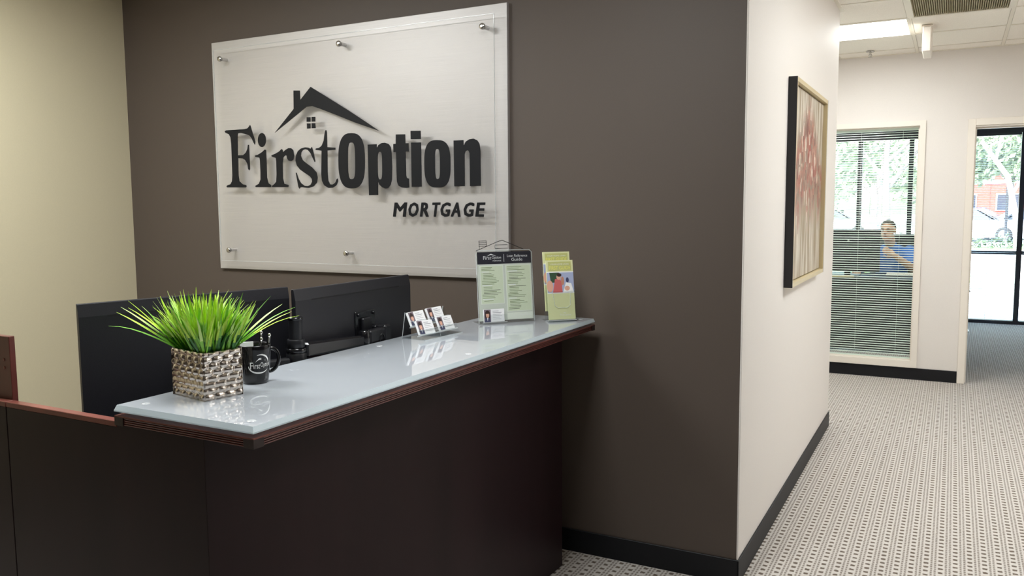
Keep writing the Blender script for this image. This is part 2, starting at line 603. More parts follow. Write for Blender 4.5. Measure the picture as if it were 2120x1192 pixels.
def share(src, name, loc, parent=None, rot=None):
    """another object with the same mesh"""
    o = src.copy()
    o.name = name
    COL.objects.link(o)
    o.location = Vector(loc)
    if rot: o.rotation_euler = rot
    if parent: o.parent = parent
    return o

def frame(o, ux, uy, uz):
    o, ux, uy, uz = Vector(o), Vector(ux), Vector(uy), Vector(uz)
    return lambda u, v, w=0.0: tuple(o + ux * u + uy * v + uz * w)

_tx = {}
def text_polys(s):
    """flat outline of a word in the built-in font, scaled to a unit box"""
    if s in _tx: return _tx[s]
    cu = bpy.data.curves.new('text', 'FONT')
    cu.body = s
    cu.resolution_u = 2
    ob = bpy.data.objects.new('text', cu)
    COL.objects.link(ob)
    bpy.context.view_layer.update()
    me = bpy.data.meshes.new_from_object(ob.evaluated_get(bpy.context.evaluated_depsgraph_get()))
    vs = [(v.co.x, v.co.y) for v in me.vertices]
    fs = [list(p.vertices) for p in me.polygons]
    COL.objects.unlink(ob)
    bpy.data.objects.remove(ob)
    bpy.data.curves.remove(cu)
    bpy.data.meshes.remove(me)
    x0, x1 = min(v[0] for v in vs), max(v[0] for v in vs)
    y0, y1 = min(v[1] for v in vs), max(v[1] for v in vs)
    _tx[s] = ([((x - x0) / (x1 - x0), (y - y0) / (y1 - y0)) for x, y in vs], fs)
    return _tx[s]

def text_on(mb, s, fr, u0, v0, w, h, off=0.0004, m='white_print', shear=0.0):
    vs, fs = text_polys(s)
    mb.use(m)
    mb.add([fr(u0 + x * w + shear * y * h, v0 + y * h, off) for x, y in vs], fs, False)

def rect(mb, fr, u0, u1, v0, v1, off, m):
    mb.use(m)
    mb.flat([fr(u0, v0, off), fr(u1, v0, off), fr(u1, v1, off), fr(u0, v1, off)])

def oval(mb, fr, cu, cv, ru, rv, off, m, n=14):
    mb.use(m)
    mb.flat([fr(cu + ru * math.cos(2 * math.pi * k / n), cv + rv * math.sin(2 * math.pi * k / n), off) for k in range(n)])

# outlines of the sign's letters on the sign's own plane: (x, z) in metres
SIGN_LETTERS=[["F",[[[-2.6498,1.8995],[-2.6382,1.9038],[-2.5115,1.9035],[-2.4894,1.9061],[-2.478,1.9145],[-2.4703,1.9225],[-2.4657,1.9128],[-2.4383,1.8377],[-2.4413,1.822],[-2.4495,1.8318],[-2.4614,1.8545],[-2.4766,1.87],[-2.5054,1.8793],[-2.5383,1.8856],[-2.5569,1.8844],[-2.5607,1.8696],[-2.5629,1.7734],[-2.5258,1.7731],[-2.5067,1.7847],[-2.4948,1.8029],[-2.4893,1.8239],[-2.4827,1.8237],[-2.4817,1.7013],[-2.4872,1.695],[-2.4942,1.7016],[-2.4987,1.7285],[-2.5124,1.7476],[-2.5304,1.7562],[-2.5622,1.7583],[-2.564,1.6712],[-2.5588,1.6415],[-2.5374,1.6249],[-2.5132,1.6206],[-2.5106,1.6136],[-2.516,1.6083],[-2.6488,1.6106],[-2.653,1.6161],[-2.6466,1.6215],[-2.6236,1.6265],[-2.6113,1.6425],[-2.6074,1.6723],[-2.6063,1.8287],[-2.6102,1.8665],[-2.6205,1.8831],[-2.6465,1.8924]]]],["i",[[[-2.444,1.7682],[-2.4236,1.7711],[-2.3942,1.7833],[-2.3756,1.7957],[-2.3672,1.7928],[-2.3665,1.735],[-2.3674,1.656],[-2.3588,1.6268],[-2.3435,1.6186],[-2.3396,1.6122],[-2.3441,1.607],[-2.4463,1.6087],[-2.4496,1.6152],[-2.4236,1.6254],[-2.4117,1.6464],[-2.4099,1.6834],[-2.4106,1.7416],[-2.4135,1.7565],[-2.4422,1.7612]]]],["i",[[[-2.3655,1.8424],[-2.3669,1.8334],[-2.37,1.8251],[-2.3746,1.818],[-2.3805,1.8127],[-2.3872,1.8094],[-2.3943,1.8085],[-2.4013,1.81],[-2.4077,1.8138],[-2.4131,1.8196],[-2.4171,1.8271],[-2.4194,1.8357],[-2.4199,1.8448],[-2.4185,1.8539],[-2.4153,1.8622],[-2.4106,1.8693],[-2.4047,1.8746],[-2.398,1.8778],[-2.3909,1.8787],[-2.3839,1.8771],[-2.3776,1.8733],[-2.3722,1.8675],[-2.3683,1.8601],[-2.366,1.8515]]]],["r",[[[-2.3323,1.7653],[-2.3094,1.7708],[-2.2808,1.7817],[-2.2628,1.794],[-2.2561,1.7885],[-2.2552,1.7771],[-2.2388,1.7879],[-2.2177,1.7964],[-2.2005,1.7957],[-2.1872,1.7859],[-2.1821,1.76],[-2.1878,1.7396],[-2.2033,1.7324],[-2.219,1.7355],[-2.2288,1.7472],[-2.231,1.7607],[-2.2414,1.7611],[-2.2529,1.7521],[-2.2587,1.7316],[-2.2604,1.6483],[-2.2532,1.6221],[-2.2257,1.6153],[-2.2246,1.6086],[-2.2317,1.605],[-2.3341,1.6068],[-2.3353,1.6131],[-2.32,1.6208],[-2.3053,1.6336],[-2.3014,1.6702],[-2.3006,1.7329],[-2.3033,1.7512],[-2.3298,1.7589]]]],["s",[[[-2.0756,1.7878],[-2.0672,1.7966],[-2.0594,1.776],[-2.048,1.7275],[-2.0515,1.7225],[-2.0609,1.738],[-2.0764,1.7665],[-2.0925,1.7823],[-2.1091,1.787],[-2.1241,1.7835],[-2.1353,1.7727],[-2.1387,1.756],[-2.1281,1.7351],[-2.1051,1.7191],[-2.0691,1.6976],[-2.0434,1.6741],[-2.0365,1.6485],[-2.0421,1.6232],[-2.0628,1.6057],[-2.0932,1.5985],[-2.1168,1.6],[-2.137,1.6034],[-2.1472,1.602],[-2.1543,1.5954],[-2.1608,1.6048],[-2.1692,1.6463],[-2.1749,1.6748],[-2.1701,1.6747],[-2.159,1.6461],[-2.143,1.6226],[-2.1198,1.6093],[-2.0996,1.6079],[-2.0825,1.6137],[-2.0719,1.6289],[-2.0727,1.6416],[-2.0843,1.6547],[-2.1139,1.6707],[-2.147,1.6896],[-2.1665,1.7107],[-2.1744,1.7341],[-2.1699,1.7596],[-2.1567,1.7796],[-2.1359,1.7916],[-2.1087,1.7962],[-2.0887,1.7934]]]],["t",[[[-2.0445,1.7815],[-2.0423,1.788],[-2.0224,1.7898],[-2.0056,1.7992],[-1.9916,1.8237],[-1.9859,1.8535],[-1.98,1.8707],[-1.9747,1.8729],[-1.9705,1.8627],[-1.9712,1.7918],[-1.9215,1.7868],[-1.9219,1.7774],[-1.9705,1.7752],[-1.9731,1.6722],[-1.9706,1.6318],[-1.9602,1.614],[-1.944,1.6122],[-1.9275,1.6209],[-1.9185,1.6383],[-1.9119,1.6406],[-1.9098,1.6281],[-1.9215,1.6082],[-1.9445,1.597],[-1.9706,1.5965],[-1.9964,1.6096],[-2.01,1.6327],[-2.0128,1.6631],[-2.0065,1.7755]]]],["O",[[[-1.7467,1.7195],[-1.748,1.687],[-1.7505,1.6657],[-1.7543,1.6479],[-1.7595,1.6329],[-1.7661,1.6202],[-1.7741,1.6098],[-1.7834,1.6018],[-1.7944,1.596],[-1.8076,1.5927],[-1.8276,1.5918],[-1.8478,1.5934],[-1.8609,1.5972],[-1.8719,1.6033],[-1.8811,1.6118],[-1.8889,1.6226],[-1.8951,1.6358],[-1.8999,1.6513],[-1.9031,1.6696],[-1.9049,1.6914],[-1.9049,1.7246],[-1.9034,1.7577],[-1.9007,1.7793],[-1.8967,1.7971],[-1.8912,1.8122],[-1.8845,1.8248],[-1.8763,1.835],[-1.8668,1.8428],[-1.8557,1.8482],[-1.8424,1.8511],[-1.8224,1.8513],[-1.8025,1.8492],[-1.7896,1.8451],[-1.7789,1.8388],[-1.7699,1.8302],[-1.7624,1.8195],[-1.7564,1.8065],[-1.7517,1.7913],[-1.7485,1.7734],[-1.7468,1.7521]],[[-1.8039,1.7209],[-1.8048,1.6865],[-1.8058,1.6708],[-1.8072,1.6593],[-1.8091,1.6504],[-1.8115,1.6438],[-1.8145,1.6392],[-1.8185,1.6365],[-1.8273,1.6358],[-1.8361,1.6369],[-1.84,1.6398],[-1.8429,1.6445],[-1.845,1.6513],[-1.8465,1.6602],[-1.8475,1.6719],[-1.8479,1.6877],[-1.8474,1.7223],[-1.8464,1.7569],[-1.8454,1.7726],[-1.844,1.7841],[-1.8421,1.7928],[-1.8397,1.7994],[-1.8367,1.8039],[-1.8326,1.8065],[-1.8239,1.807],[-1.8152,1.8058],[-1.8113,1.8029],[-1.8084,1.7981],[-1.8063,1.7914],[-1.8048,1.7825],[-1.8039,1.771],[-1.8035,1.7554]]]],["p",[[[-1.728,1.7935],[-1.6767,1.7936],[-1.6756,1.7751],[-1.6661,1.7889],[-1.6471,1.7975],[-1.6285,1.798],[-1.6075,1.7916],[-1.5958,1.7763],[-1.5928,1.7486],[-1.5907,1.689],[-1.5933,1.6294],[-1.6019,1.6039],[-1.6155,1.5913],[-1.6316,1.5886],[-1.6501,1.5941],[-1.6659,1.6073],[-1.673,1.6225],[-1.6742,1.5586],[-1.7269,1.5584]],[[-1.6463,1.6941],[-1.6469,1.6672],[-1.6477,1.6547],[-1.6488,1.6457],[-1.6503,1.639],[-1.6523,1.6344],[-1.6549,1.6317],[-1.6606,1.6309],[-1.6663,1.6319],[-1.6689,1.6347],[-1.6708,1.6395],[-1.6721,1.6462],[-1.6729,1.6553],[-1.6733,1.6679],[-1.6731,1.6948],[-1.6724,1.7218],[-1.6717,1.7342],[-1.6705,1.7432],[-1.669,1.7499],[-1.667,1.7545],[-1.6643,1.7571],[-1.6587,1.7578],[-1.653,1.7567],[-1.6504,1.7538],[-1.6486,1.7491],[-1.6473,1.7424],[-1.6465,1.7334],[-1.6461,1.7209]]]],["t",[[[-1.566,1.8329],[-1.5141,1.8313],[-1.5135,1.7911],[-1.4966,1.7903],[-1.4964,1.7535],[-1.5139,1.7533],[-1.5129,1.6446],[-1.5095,1.634],[-1.4982,1.6307],[-1.4971,1.5902],[-1.5132,1.5888],[-1.5365,1.5908],[-1.5562,1.5997],[-1.5646,1.6182],[-1.5661,1.6628],[-1.5664,1.7531],[-1.5811,1.7532],[-1.5812,1.7905],[-1.5671,1.7908]]]],["i",[[[-1.4827,1.7927],[-1.4283,1.7912],[-1.4285,1.5932],[-1.4831,1.5933]]]],["i",[[[-1.484,1.8449],[-1.4292,1.843],[-1.429,1.8058],[-1.4839,1.8074]]]],["o",[[[-1.2735,1.6909],[-1.2742,1.6619],[-1.276,1.6445],[-1.279,1.6305],[-1.2831,1.6187],[-1.2884,1.6089],[-1.2949,1.601],[-1.3028,1.5949],[-1.3121,1.5906],[-1.3236,1.5881],[-1.3429,1.5876],[-1.3623,1.5888],[-1.374,1.5917],[-1.3834,1.5964],[-1.3913,1.6028],[-1.3979,1.6111],[-1.4032,1.6212],[-1.4073,1.6334],[-1.4102,1.6478],[-1.4118,1.6656],[-1.4121,1.6951],[-1.4113,1.7246],[-1.4093,1.7421],[-1.4062,1.7563],[-1.4019,1.7681],[-1.3965,1.7778],[-1.3898,1.7856],[-1.3818,1.7915],[-1.3724,1.7956],[-1.3608,1.7978],[-1.3415,1.7978],[-1.3223,1.7961],[-1.3109,1.7929],[-1.3016,1.7881],[-1.2939,1.7816],[-1.2875,1.7734],[-1.2824,1.7634],[-1.2784,1.7515],[-1.2756,1.7373],[-1.2739,1.7199]],[[-1.3284,1.6917],[-1.3288,1.6637],[-1.3294,1.6506],[-1.3305,1.6411],[-1.3319,1.6342],[-1.3339,1.6293],[-1.3365,1.6265],[-1.3422,1.6257],[-1.3479,1.6267],[-1.3505,1.6297],[-1.3524,1.6346],[-1.3537,1.6417],[-1.3546,1.6512],[-1.3551,1.6644],[-1.3551,1.6926],[-1.3547,1.7207],[-1.354,1.7337],[-1.353,1.7432],[-1.3515,1.7501],[-1.3496,1.7549],[-1.3469,1.7577],[-1.3413,1.7584],[-1.3356,1.7572],[-1.333,1.7543],[-1.3311,1.7493],[-1.3298,1.7423],[-1.3289,1.7329],[-1.3284,1.7198]]]],["n",[[[-1.2553,1.792],[-1.2049,1.7919],[-1.2038,1.766],[-1.194,1.7838],[-1.1749,1.7938],[-1.1536,1.7957],[-1.1349,1.788],[-1.1234,1.7716],[-1.12,1.7435],[-1.1191,1.591],[-1.1739,1.5912],[-1.1738,1.7334],[-1.178,1.7441],[-1.1865,1.7468],[-1.1951,1.7423],[-1.1996,1.7303],[-1.2007,1.5912],[-1.2547,1.5914]]]]]
SIGN_EMBLEM=[["roof_emblem",[[[-2.3034,1.876],[-2.1749,1.9847],[-2.1726,2.0731],[-2.1325,2.0703],[-2.1316,2.0247],[-2.0637,2.0831],[-1.8398,1.9594],[-1.728,1.8942],[-1.6594,1.8531],[-1.7987,1.8991],[-1.8988,1.9361],[-2.0159,1.9782],[-2.0576,1.9916],[-2.0943,1.9899],[-2.1543,1.9564]]]],["pane_emblem",[[[-2.0941,1.9404],[-2.0695,1.939],[-2.0704,1.9169],[-2.095,1.9182]]]],["pane_emblem",[[[-2.0628,1.9402],[-2.0397,1.9389],[-2.0406,1.9163],[-2.0637,1.9171]]]],["pane_emblem",[[[-2.094,1.9106],[-2.0707,1.9094],[-2.0716,1.8852],[-2.0937,1.8853]]]],["pane_emblem",[[[-2.064,1.91],[-2.0409,1.9088],[-2.0398,1.8852],[-2.065,1.8854]]]]]
SIGN_SMALL=[["M",[[-1.5887,1.4596],[-1.5147,1.4587],[-1.5871,1.5211],[-1.5132,1.5213]]],["O",[[-1.5069,1.4595],[-1.4467,1.4586],[-1.5055,1.5204],[-1.4453,1.5207]]],["R",[[-1.439,1.4595],[-1.3873,1.4586],[-1.4377,1.5198],[-1.386,1.5202]]],["T",[[-1.3792,1.4594],[-1.3332,1.4586],[-1.378,1.5193],[-1.3321,1.5197]]],["G",[[-1.3322,1.4594],[-1.2774,1.4585],[-1.3311,1.5189],[-1.2764,1.5193]]],["A",[[-1.2735,1.4593],[-1.219,1.4585],[-1.2725,1.5184],[-1.2181,1.5188]]],["G",[[-1.2108,1.4593],[-1.1548,1.4584],[-1.2099,1.5179],[-1.154,1.5182]]],["E",[[-1.1463,1.4592],[-1.1001,1.4584],[-1.1455,1.5173],[-1.0994,1.5178]]]]

# ================================================================ THE SETTING
ZC = 2.745
struct('floor', MB().box(-3.6, 2.32, -5.12, 8.82, -0.08, 0.0), 'carpet')

b = MB()
b.use('taupe').box(-3.6, 0, 0, 0.12, 0, 2.748)
wall_back = struct('wall_back', b)
# the end of the dark wall is painted like the hall
wall_back.data.materials.append(M_['beige'])
for p in wall_back.data.polygons:
    if p.normal.x > 0.9:
        p.material_index = 1
struct('wall_hall', MB().box(-0.12, 0, 0.12, 2.669, 0, 2.748), 'beige')
struct('wall_corridor', MB().box(-3.48, -0.12, 2.55, 2.669, 0, 2.748), 'beige')
struct('wall_left', MB().box(-3.6, -3.48, -5.0, 0, 0, 2.748), 'cream')
struct('wall_west', MB().box(-3.6, -3.48, 0.12, 8.7, 0, 2.748), 'beige')
struct('wall_front', MB().box(-3.6, 2.32, -5.12, -5.0, 0, 2.748), 'taupe')  # unseen wall, dark paint chosen to cut bounced light
struct('wall_right', MB().box(2.2, 2.32, 0.0, 8.7, 0, 2.748), 'beige')
struct('wall_lobby', MB().box(2.2, 2.32, -5.0, 0.0, 0, 2.748), 'taupe')  # unseen stretch of the right wall, darkened to cut bounced light
# far wall with its window and doorway openings
WX0, WX1, WZ0, WZ1 = -1.02, 0.4355, 0.138, 2.158
DX0, DX1, DZ1 = 0.815, 1.72, 2.135
b = MB()
b.box(-3.48, WX0, 4.58, 4.70, 0, 2.748)
b.box(WX0, WX1, 4.58, 4.70, 0, WZ0)
b.box(WX0, WX1, 4.58, 4.70, WZ1, 2.748)
b.box(WX1, DX0, 4.58, 4.70, 0, 2.748)
b.box(DX0, DX1, 4.58, 4.70, DZ1, 2.748)
b.box(DX1, 2.2, 4.58, 4.70, 0, 2.748)
struct('wall_far', b, 'beige')
struct('wall_partition', MB().box(0.45, 0.53, 4.70, 8.70, 0, 2.748), 'beige')
struct('wall_exterior', MB().box(-3.6, 2.32, 8.70, 8.82, 2.46, 2.748), 'beige')

# black rubber baseboards
def base_run(x0, x1, y0, y1, fr=None):
    b = MB()
    b.bbox(x0, x1, y0, y1, 0, 0.1, 0.002)
    return b
struct('baseboard_back', base_run(-3.48, 0.006, -0.008, 0.0), 'black_base')
struct('baseboard_hall', base_run(0.0, 0.008, -0.008, 2.677), 'black_base')
struct('baseboard_corridor', base_run(-3.48, 0.008, 2.669, 2.677), 'black_base')
struct('baseboard_far', base_run(-3.48, 0.775, 4.572, 4.58), 'black_base')
struct('baseboard_left', base_run(-3.48, -3.472, -5.0, -0.008), 'black_base')
struct('baseboard_right', base_run(2.192, 2.2, -5.0, 4.58), 'black_base')
struct('baseboard_front', base_run(-3.472, 2.192, -5.0, -4.992), 'black_base')

# corner bead of the taupe / beige corner
struct('trim_1', MB().bbox(-0.004, 0.0025, -0.0025, 0.004, 0.1, 2.745, 0.0015), 'beige')

# ---- ceiling: slab, grid bars and every lay-in tile
ceil = struct('ceiling', MB().box(-3.6, 2.32, -5.12, 8.82, 2.775, 2.95), 'slab')
xs = [-3.48] + [0.385 + 0.605 * k for k in range(-6, 3)] + [2.2]
ys = [-5.0] + [3.115 + 0.61 * k for k in range(-13, 10) if -4.95 < 3.115 + 0.61 * k < 8.65] + [8.7]
tile_src = {}
LIGHT = (-0.22, 0.385, 3.115, 3.725)
GRILLE = (0.385, 0.99, 2.505, 3.115)
def near(a, b): return abs(a - b) < 0.03
for i in range(len(xs) - 1):
    for j in range(len(ys) - 1):
        x0, x1, y0, y1 = xs[i], xs[i + 1], ys[j], ys[j + 1]
        if x1 < -0.1 and y0 > 0.1 and y1 < 2.6:
            continue
        if (near(x0, LIGHT[0]) and near(y0, LIGHT[2])) or (near(x0, GRILLE[0]) and near(y0, GRILLE[2])):
            continue
        key = (round(x1 - x0, 3), round(y1 - y0, 3))
        if key not in tile_src:
            w, d = key
            t = MB()
            g = 0.014
            t.box(-w / 2 + g, w / 2 - g, -d / 2 + g, d / 2 - g, 2.7485, 2.756)
            t.box(-w / 2 + 0.004, w / 2 - 0.004, -d / 2 + 0.004, d / 2 - 0.004, 2.756, 2.772)
            o = t.build('ceiling_tile', 'tile', ceil)
            o.location = ((x0 + x1) / 2, (y0 + y1) / 2, 0)
            tile_src[key] = o
        else:
            share(tile_src[key], 'ceiling_tile', ((x0 + x1) / 2, (y0 + y1) / 2, 0), ceil)
for x in xs[1:-1]:
    if x > -0.1:
        MB().box(x - 0.012, x + 0.012, -5, 8.7, 2.745, 2.7495).build('grid_bar', 'grid', ceil)
    else:
        MB().box(x - 0.012, x + 0.012, -5, 0, 2.745, 2.7495).build('grid_bar', 'grid', ceil)
        MB().box(x - 0.012, x + 0.012, 2.669, 8.7, 2.745, 2.7495).build('grid_bar', 'grid', ceil)
for y in ys[1:-1]:
    xa = 0.0 if 0.1 < y < 2.6 else -3.48
    MB().box(xa, 2.2, y - 0.012, y + 0.012, 2.7447, 2.7492).build('grid_bar', 'grid', ceil)
# wall angles
for (x0, x1, y0, y1) in ((0, 0.022, 0, 2.669), (-3.48, 2.2, 4.558, 4.58), (-3.48, 0, -0.022, 0), (-3.48, 0.022, 2.669, 2.691)):
    MB().box(x0, x1, y0, y1, 2.7443, 2.7488).build('wall_angle', 'grid', ceil)

# ---- the fluorescent fixture in the hall ceiling
lx0, lx1, ly0, ly1 = LIGHT
t = thing('ceiling_light', ((lx0 + lx1) / 2, (ly0 + ly1) / 2, 2.742), 'square fluorescent ceiling light glowing white in the hall', 'ceiling light')
b = MB()
for (x0, x1, y0, y1) in ((lx0, lx1, ly0, ly0 + 0.02), (lx0, lx1, ly1 - 0.02, ly1), (lx0, lx0 + 0.02, ly0 + 0.02, ly1 - 0.02), (lx1 - 0.02, lx1, ly0 + 0.02, ly1 - 0.02)):
    b.box(x0, x1, y0, y1, 2.7435, 2.764)
b.box(lx0, lx1, ly0, ly1, 2.764, 2.774)
b.build('housing', 'grid', t)
b = MB().bbox(lx0 + 0.02, lx1 - 0.02, ly0 + 0.02, ly1 - 0.02, 2.7425, 2.752, 0.003)
b.build('diffuser', 'diffuser', t)
la = lamp_or_fill((lx0 + lx1) / 2, (ly0 + ly1) / 2, 0.54, 0.54, 21, z=2.738)

# ---- return air grille
gx0, gx1, gy0, gy1 = GRILLE
t = thing('air_grille', ((gx0 + gx1) / 2, (gy0 + gy1) / 2, 2.742), 'tan slatted return air grille in the hall ceiling', 'grille')
b = MB()
for (x0, x1, y0, y1) in ((gx0, gx1, gy0, gy0 + 0.03), (gx0, gx1, gy1 - 0.03, gy1), (gx0, gx0 + 0.03, gy0 + 0.03, gy1 - 0.03), (gx1 - 0.03, gx1, gy0 + 0.03, gy1 - 0.03)):
    b.box(x0, x1, y0, y1, 2.741, 2.762)
b.build('frame', 'grid', t)
MB().box(gx0 + 0.03, gx1 - 0.03, gy0 + 0.03, gy1 - 0.03, 2.764, 2.770).build('plenum_shade', 'grille_dark', t)  # shade above the louvers put into a dark backing sheet
n = 44
o = MB().box(-0.0028, 0.0028, gy0 + 0.03 - (gy0 + gy1) / 2, gy1 - 0.03 - (gy0 + gy1) / 2, -0.009, 0.009).build('louver', 'grille')
o.parent = t
pitch_g = (gx1 - gx0 - 0.06) / n
for k in range(n):
    q = o if k == 0 else share(o, 'louver', (0, 0, 0), t)
    q.location = (gx0 + 0.03 + pitch_g * (k + 0.5) - (gx0 + gx1) / 2, 0, 0.011)
    q.rotation_euler = (0, R(28), 0)

# ---- box sign hanging from the ceiling, seen end-on
t = thing('hanging_sign', (0.4875, 3.52, 2.742), 'white box sign hung end-on from the hall ceiling', 'sign')
MB().bbox(0.452, 0.523, 3.40, 3.64, 2.736, 2.7445, 0.003).build('canopy', 'white_plastic', t)
MB().tube([(0.4875, 3.52, 2.737), (0.4875, 3.52, 2.722)], 0.022, 14).build('stem', 'white_plastic', t)
MB().bbox(0.460, 0.515, 3.355, 3.685, 2.556, 2.726, 0.005).build('housing', 'white_plastic', t)
b = MB()
b.bbox(0.5145, 0.5175, 3.372, 3.668, 2.570, 2.712, 0.0012)
b.build('face_plate', 'white_plastic', t)

# ---- sprinkler
t = thing('sprinkler', (0.046, 4.294, 2.745), 'small sprinkler head under the hall ceiling near the far wall', 'sprinkler')
MB().lathe([(0.034, -0.001), (0.034, -0.005), (0.026, -0.010), (0.012, -0.012)], (0.046, 4.294, 2.745)).build('escutcheon', 'steel', t)
b = MB()
b.tube([(0.046, 4.294, 2.737), (0.046, 4.294, 2.712)], 0.007, 10)
for s in (-1, 1):
    b.tube([(0.046 + s * 0.006, 4.294, 2.722), (0.046 + s * 0.013, 4.294, 2.710), (0.046, 4.294, 2.697)], 0.0025, 6)
b.build('sprinkler_body', 'steel', t)
MB().lathe([(0.004, 0), (0.017, 0.001), (0.017, 0.003), (0.004, 0.004)], (0.046, 4.294, 2.694)).build('deflector', 'steel', t)

# ---- interior window (window_1)
w1 = struct('window_1', MB().box(WX0 - 0.034, WX0 + 0.012, 4.560, 4.708, 0.104, 2.19).box(WX1 - 0.012, WX1 + 0.034, 4.560, 4.708, 0.104, 2.19)
            .box(WX0 + 0.012, WX1 - 0.012, 4.560, 4.708, WZ1 - 0.01, 2.19).box(WX0 + 0.012, WX1 - 0.012, 4.560, 4.708, 0.104, WZ0 + 0.022), 'trim')
b = MB()
for (x0, x1, z0, z1) in ((WX0 + 0.012, WX0 + 0.022, WZ0 + 0.022, WZ1 - 0.01), (WX1 - 0.022, WX1 - 0.012, WZ0 + 0.022, WZ1 - 0.01), (WX0 + 0.022, WX1 - 0.022, WZ1 - 0.02, WZ1 - 0.01), (WX0 + 0.022, WX1 - 0.022, WZ0 + 0.022, WZ0 + 0.032)):
    b.box(x0, x1, 4.604, 4.616, z0, z1)
b.build('glazing_bead', 'trim', w1)
MB().box(WX0 + 0.012, WX1 - 0.012, 4.618, 4.624, WZ0 + 0.022, WZ1 - 0.01).build('pane', 'pane', w1)

def slat_mesh(w, d, tilt, t=0.0006, crown=0.0022):
    """thin crowned strip along x, centred on the origin"""
    b = MB()
    rows = []
    for s in (-1, -0.33, 0.33, 1):
        y = s * d / 2
        z = crown * (1 - s * s)
        rows.append((y * math.cos(tilt) - z * math.sin(tilt), y * math.sin(tilt) + z * math.cos(tilt)))
    vs, fs = [], []
    for y, z in rows:
        vs += [(-w / 2, y, z), (w / 2, y, z), (-w / 2, y, z - t), (w / 2, y, z - t)]
    for i in range(3):
        a, c = 4 * i, 4 * i + 4
        fs += [(a, c, c + 1, a + 1), (a + 2, a + 3, c + 3, c + 2)]
    fs += [(0, 1, 3, 2), (12, 14, 15, 13)]
    b.add(vs, fs, False)
    return b

# the blind behind the interior window: every slat is a part
bx0, bx1, by = WX0 + 0.018, WX1 - 0.020, 4.662
t = thing('window_blind', ((bx0 + bx1) / 2, by, WZ1 - 0.012), 'white mini blind half open behind the interior office window', 'blind')
MB().bbox(bx0, bx1, by - 0.014, by + 0.014, WZ1 - 0.038, WZ1 - 0.012, 0.002).build('head_rail', 'slat', t)
MB().bbox(bx0, bx1, by - 0.012, by + 0.012, WZ0 + 0.024, WZ0 + 0.036, 0.003).build('bottom_rail', 'slat', t)
src = slat_mesh(bx1 - bx0, 0.025, R(9)).build('slat', 'slat')
src.parent = t
z = WZ1 - 0.052
k = 0
while z > WZ0 + 0.045:
    q = src if k == 0 else share(src, 'slat', (0, 0, 0), t)
    q.location = (0, 0, z - (WZ1 - 0.012))
    z -= 0.0203
    k += 1
for x in (bx0 + 0.12, (bx0 + bx1) / 2, bx0 + 0.97, bx1 - 0.12):
    MB().tube([(x, by - 0.0135, WZ1 - 0.038), (x, by - 0.0135, WZ0 + 0.036)], 0.0009, 5).build('ladder_cord', 'slat', t)
MB().tube([(bx0 + 0.75, by - 0.020, WZ1 - 0.04), (bx0 + 0.75, by - 0.019, 1.25)], 0.003, 6).build('tilt_wand', 'acrylic_edge', t)

# ---- doorway casing (trim_2) in the far wall
b = MB()
b.bbox(0.776, 0.832, 4.566, 4.58, 0, 2.184, 0.003)
b.bbox(DX1 - 0.017, DX1 + 0.039, 4.566, 4.58, 0, 2.184, 0.003)
b.bbox(0.832, DX1 - 0.017, 4.566, 4.58, 2.128, 2.184, 0.003)
b.box(DX0, 0.832, 4.58, 4.706, 0, 2.128)
b.box(DX1 - 0.017, DX1, 4.58, 4.706, 0, 2.128)
b.box(DX0, DX1, 4.58, 4.706, 2.118, DZ1)
struct('trim_2', b, 'trim')
struct('trim_3', MB().box(0.832, 0.842, 4.636, 4.672, 0, 2.118).box(0.842, DX1 - 0.017, 4.636, 4.672, 2.106, 2.118), 'trim')

# ---- outside glazing of the two offices
def glazing(n, x0, x1, mull):
    w = MB()
    w.box(x0, x1, 8.70, 8.80, 2.36, 2.46)
    w.box(x0, x1, 8.70, 8.80, 0.0, 0.045)
    f = struct('window_%d' % n, w, 'win_black')
    cuts = [x0] + mull + [x1]
    for m in [x0 + 0.03] + mull + [x1 - 0.03]:
        MB().box(m - 0.028, m + 0.028, 8.70, 8.80, 0.045, 2.36).build('mullion', 'win_black', f)
    for a, c in zip(cuts, cuts[1:]):
        MB().box(a + 0.03, c - 0.03, 8.715, 8.785, 0.868, 0.912).build('transom', 'win_black', f)
        MB().box(a + 0.03, c - 0.03, 8.748, 8.754, 0.045, 2.36).build('pane', 'pane', f)
glazing(2, -3.48, 0.45, [-2.86, -2.25, -1.64, -1.03, -0.42, 0.19])
glazing(3, 0.53, 2.2, [1.425])

def far_blind(x0, x1, label):
    y = 8.665
    t = thing('window_blind', ((x0 + x1) / 2, y, 2.36), label, 'blind', None)
    MB().bbox(x0, x1, y - 0.016, y + 0.016, 2.325, 2.36, 0.002).build('head_rail', 'win_black', t)
    b = MB()
    one = slat_mesh(x1 - x0, 0.022, R(6))
    z = 2.31
    while z > 0.06:
        b.add([(vx + (x0 + x1) / 2, vy + y, vz + z) for vx, vy, vz in one.v], one.f, False)
        z -= 0.0215
    o = b.build('slats', 'slat', t, fixn=False)
    o['kind'] = 'stuff'
    MB().bbox(x0, x1, y - 0.011, y + 0.011, 0.045, 0.056, 0.002).build('bottom_rail', 'slat', t)
    for x in ((x0 + 0.12, x1 - 0.30) if x1 - x0 > 0.4 else (x0 + 0.05, x1 - 0.05)):
        MB().tube([(x, y, 2.325), (x, y, 0.055)], 0.0018, 5).build('ladder_cord', 'kerb', t)
far_blind(0.56, 1.39, 'open mini blind on the glazing beyond the doorway')
far_blind(1.46, 2.16, 'open mini blind right of the black mullion beyond the doorway')
far_blind(-0.40, 0.165, 'open mini blind on the glazing straight behind the seated man')
far_blind(0.215, 0.42, 'narrow strip of blind at the right end of the office glazing')
far_blind(-1.01, -0.44, 'open mini blind on the office glazing left of the seated man')

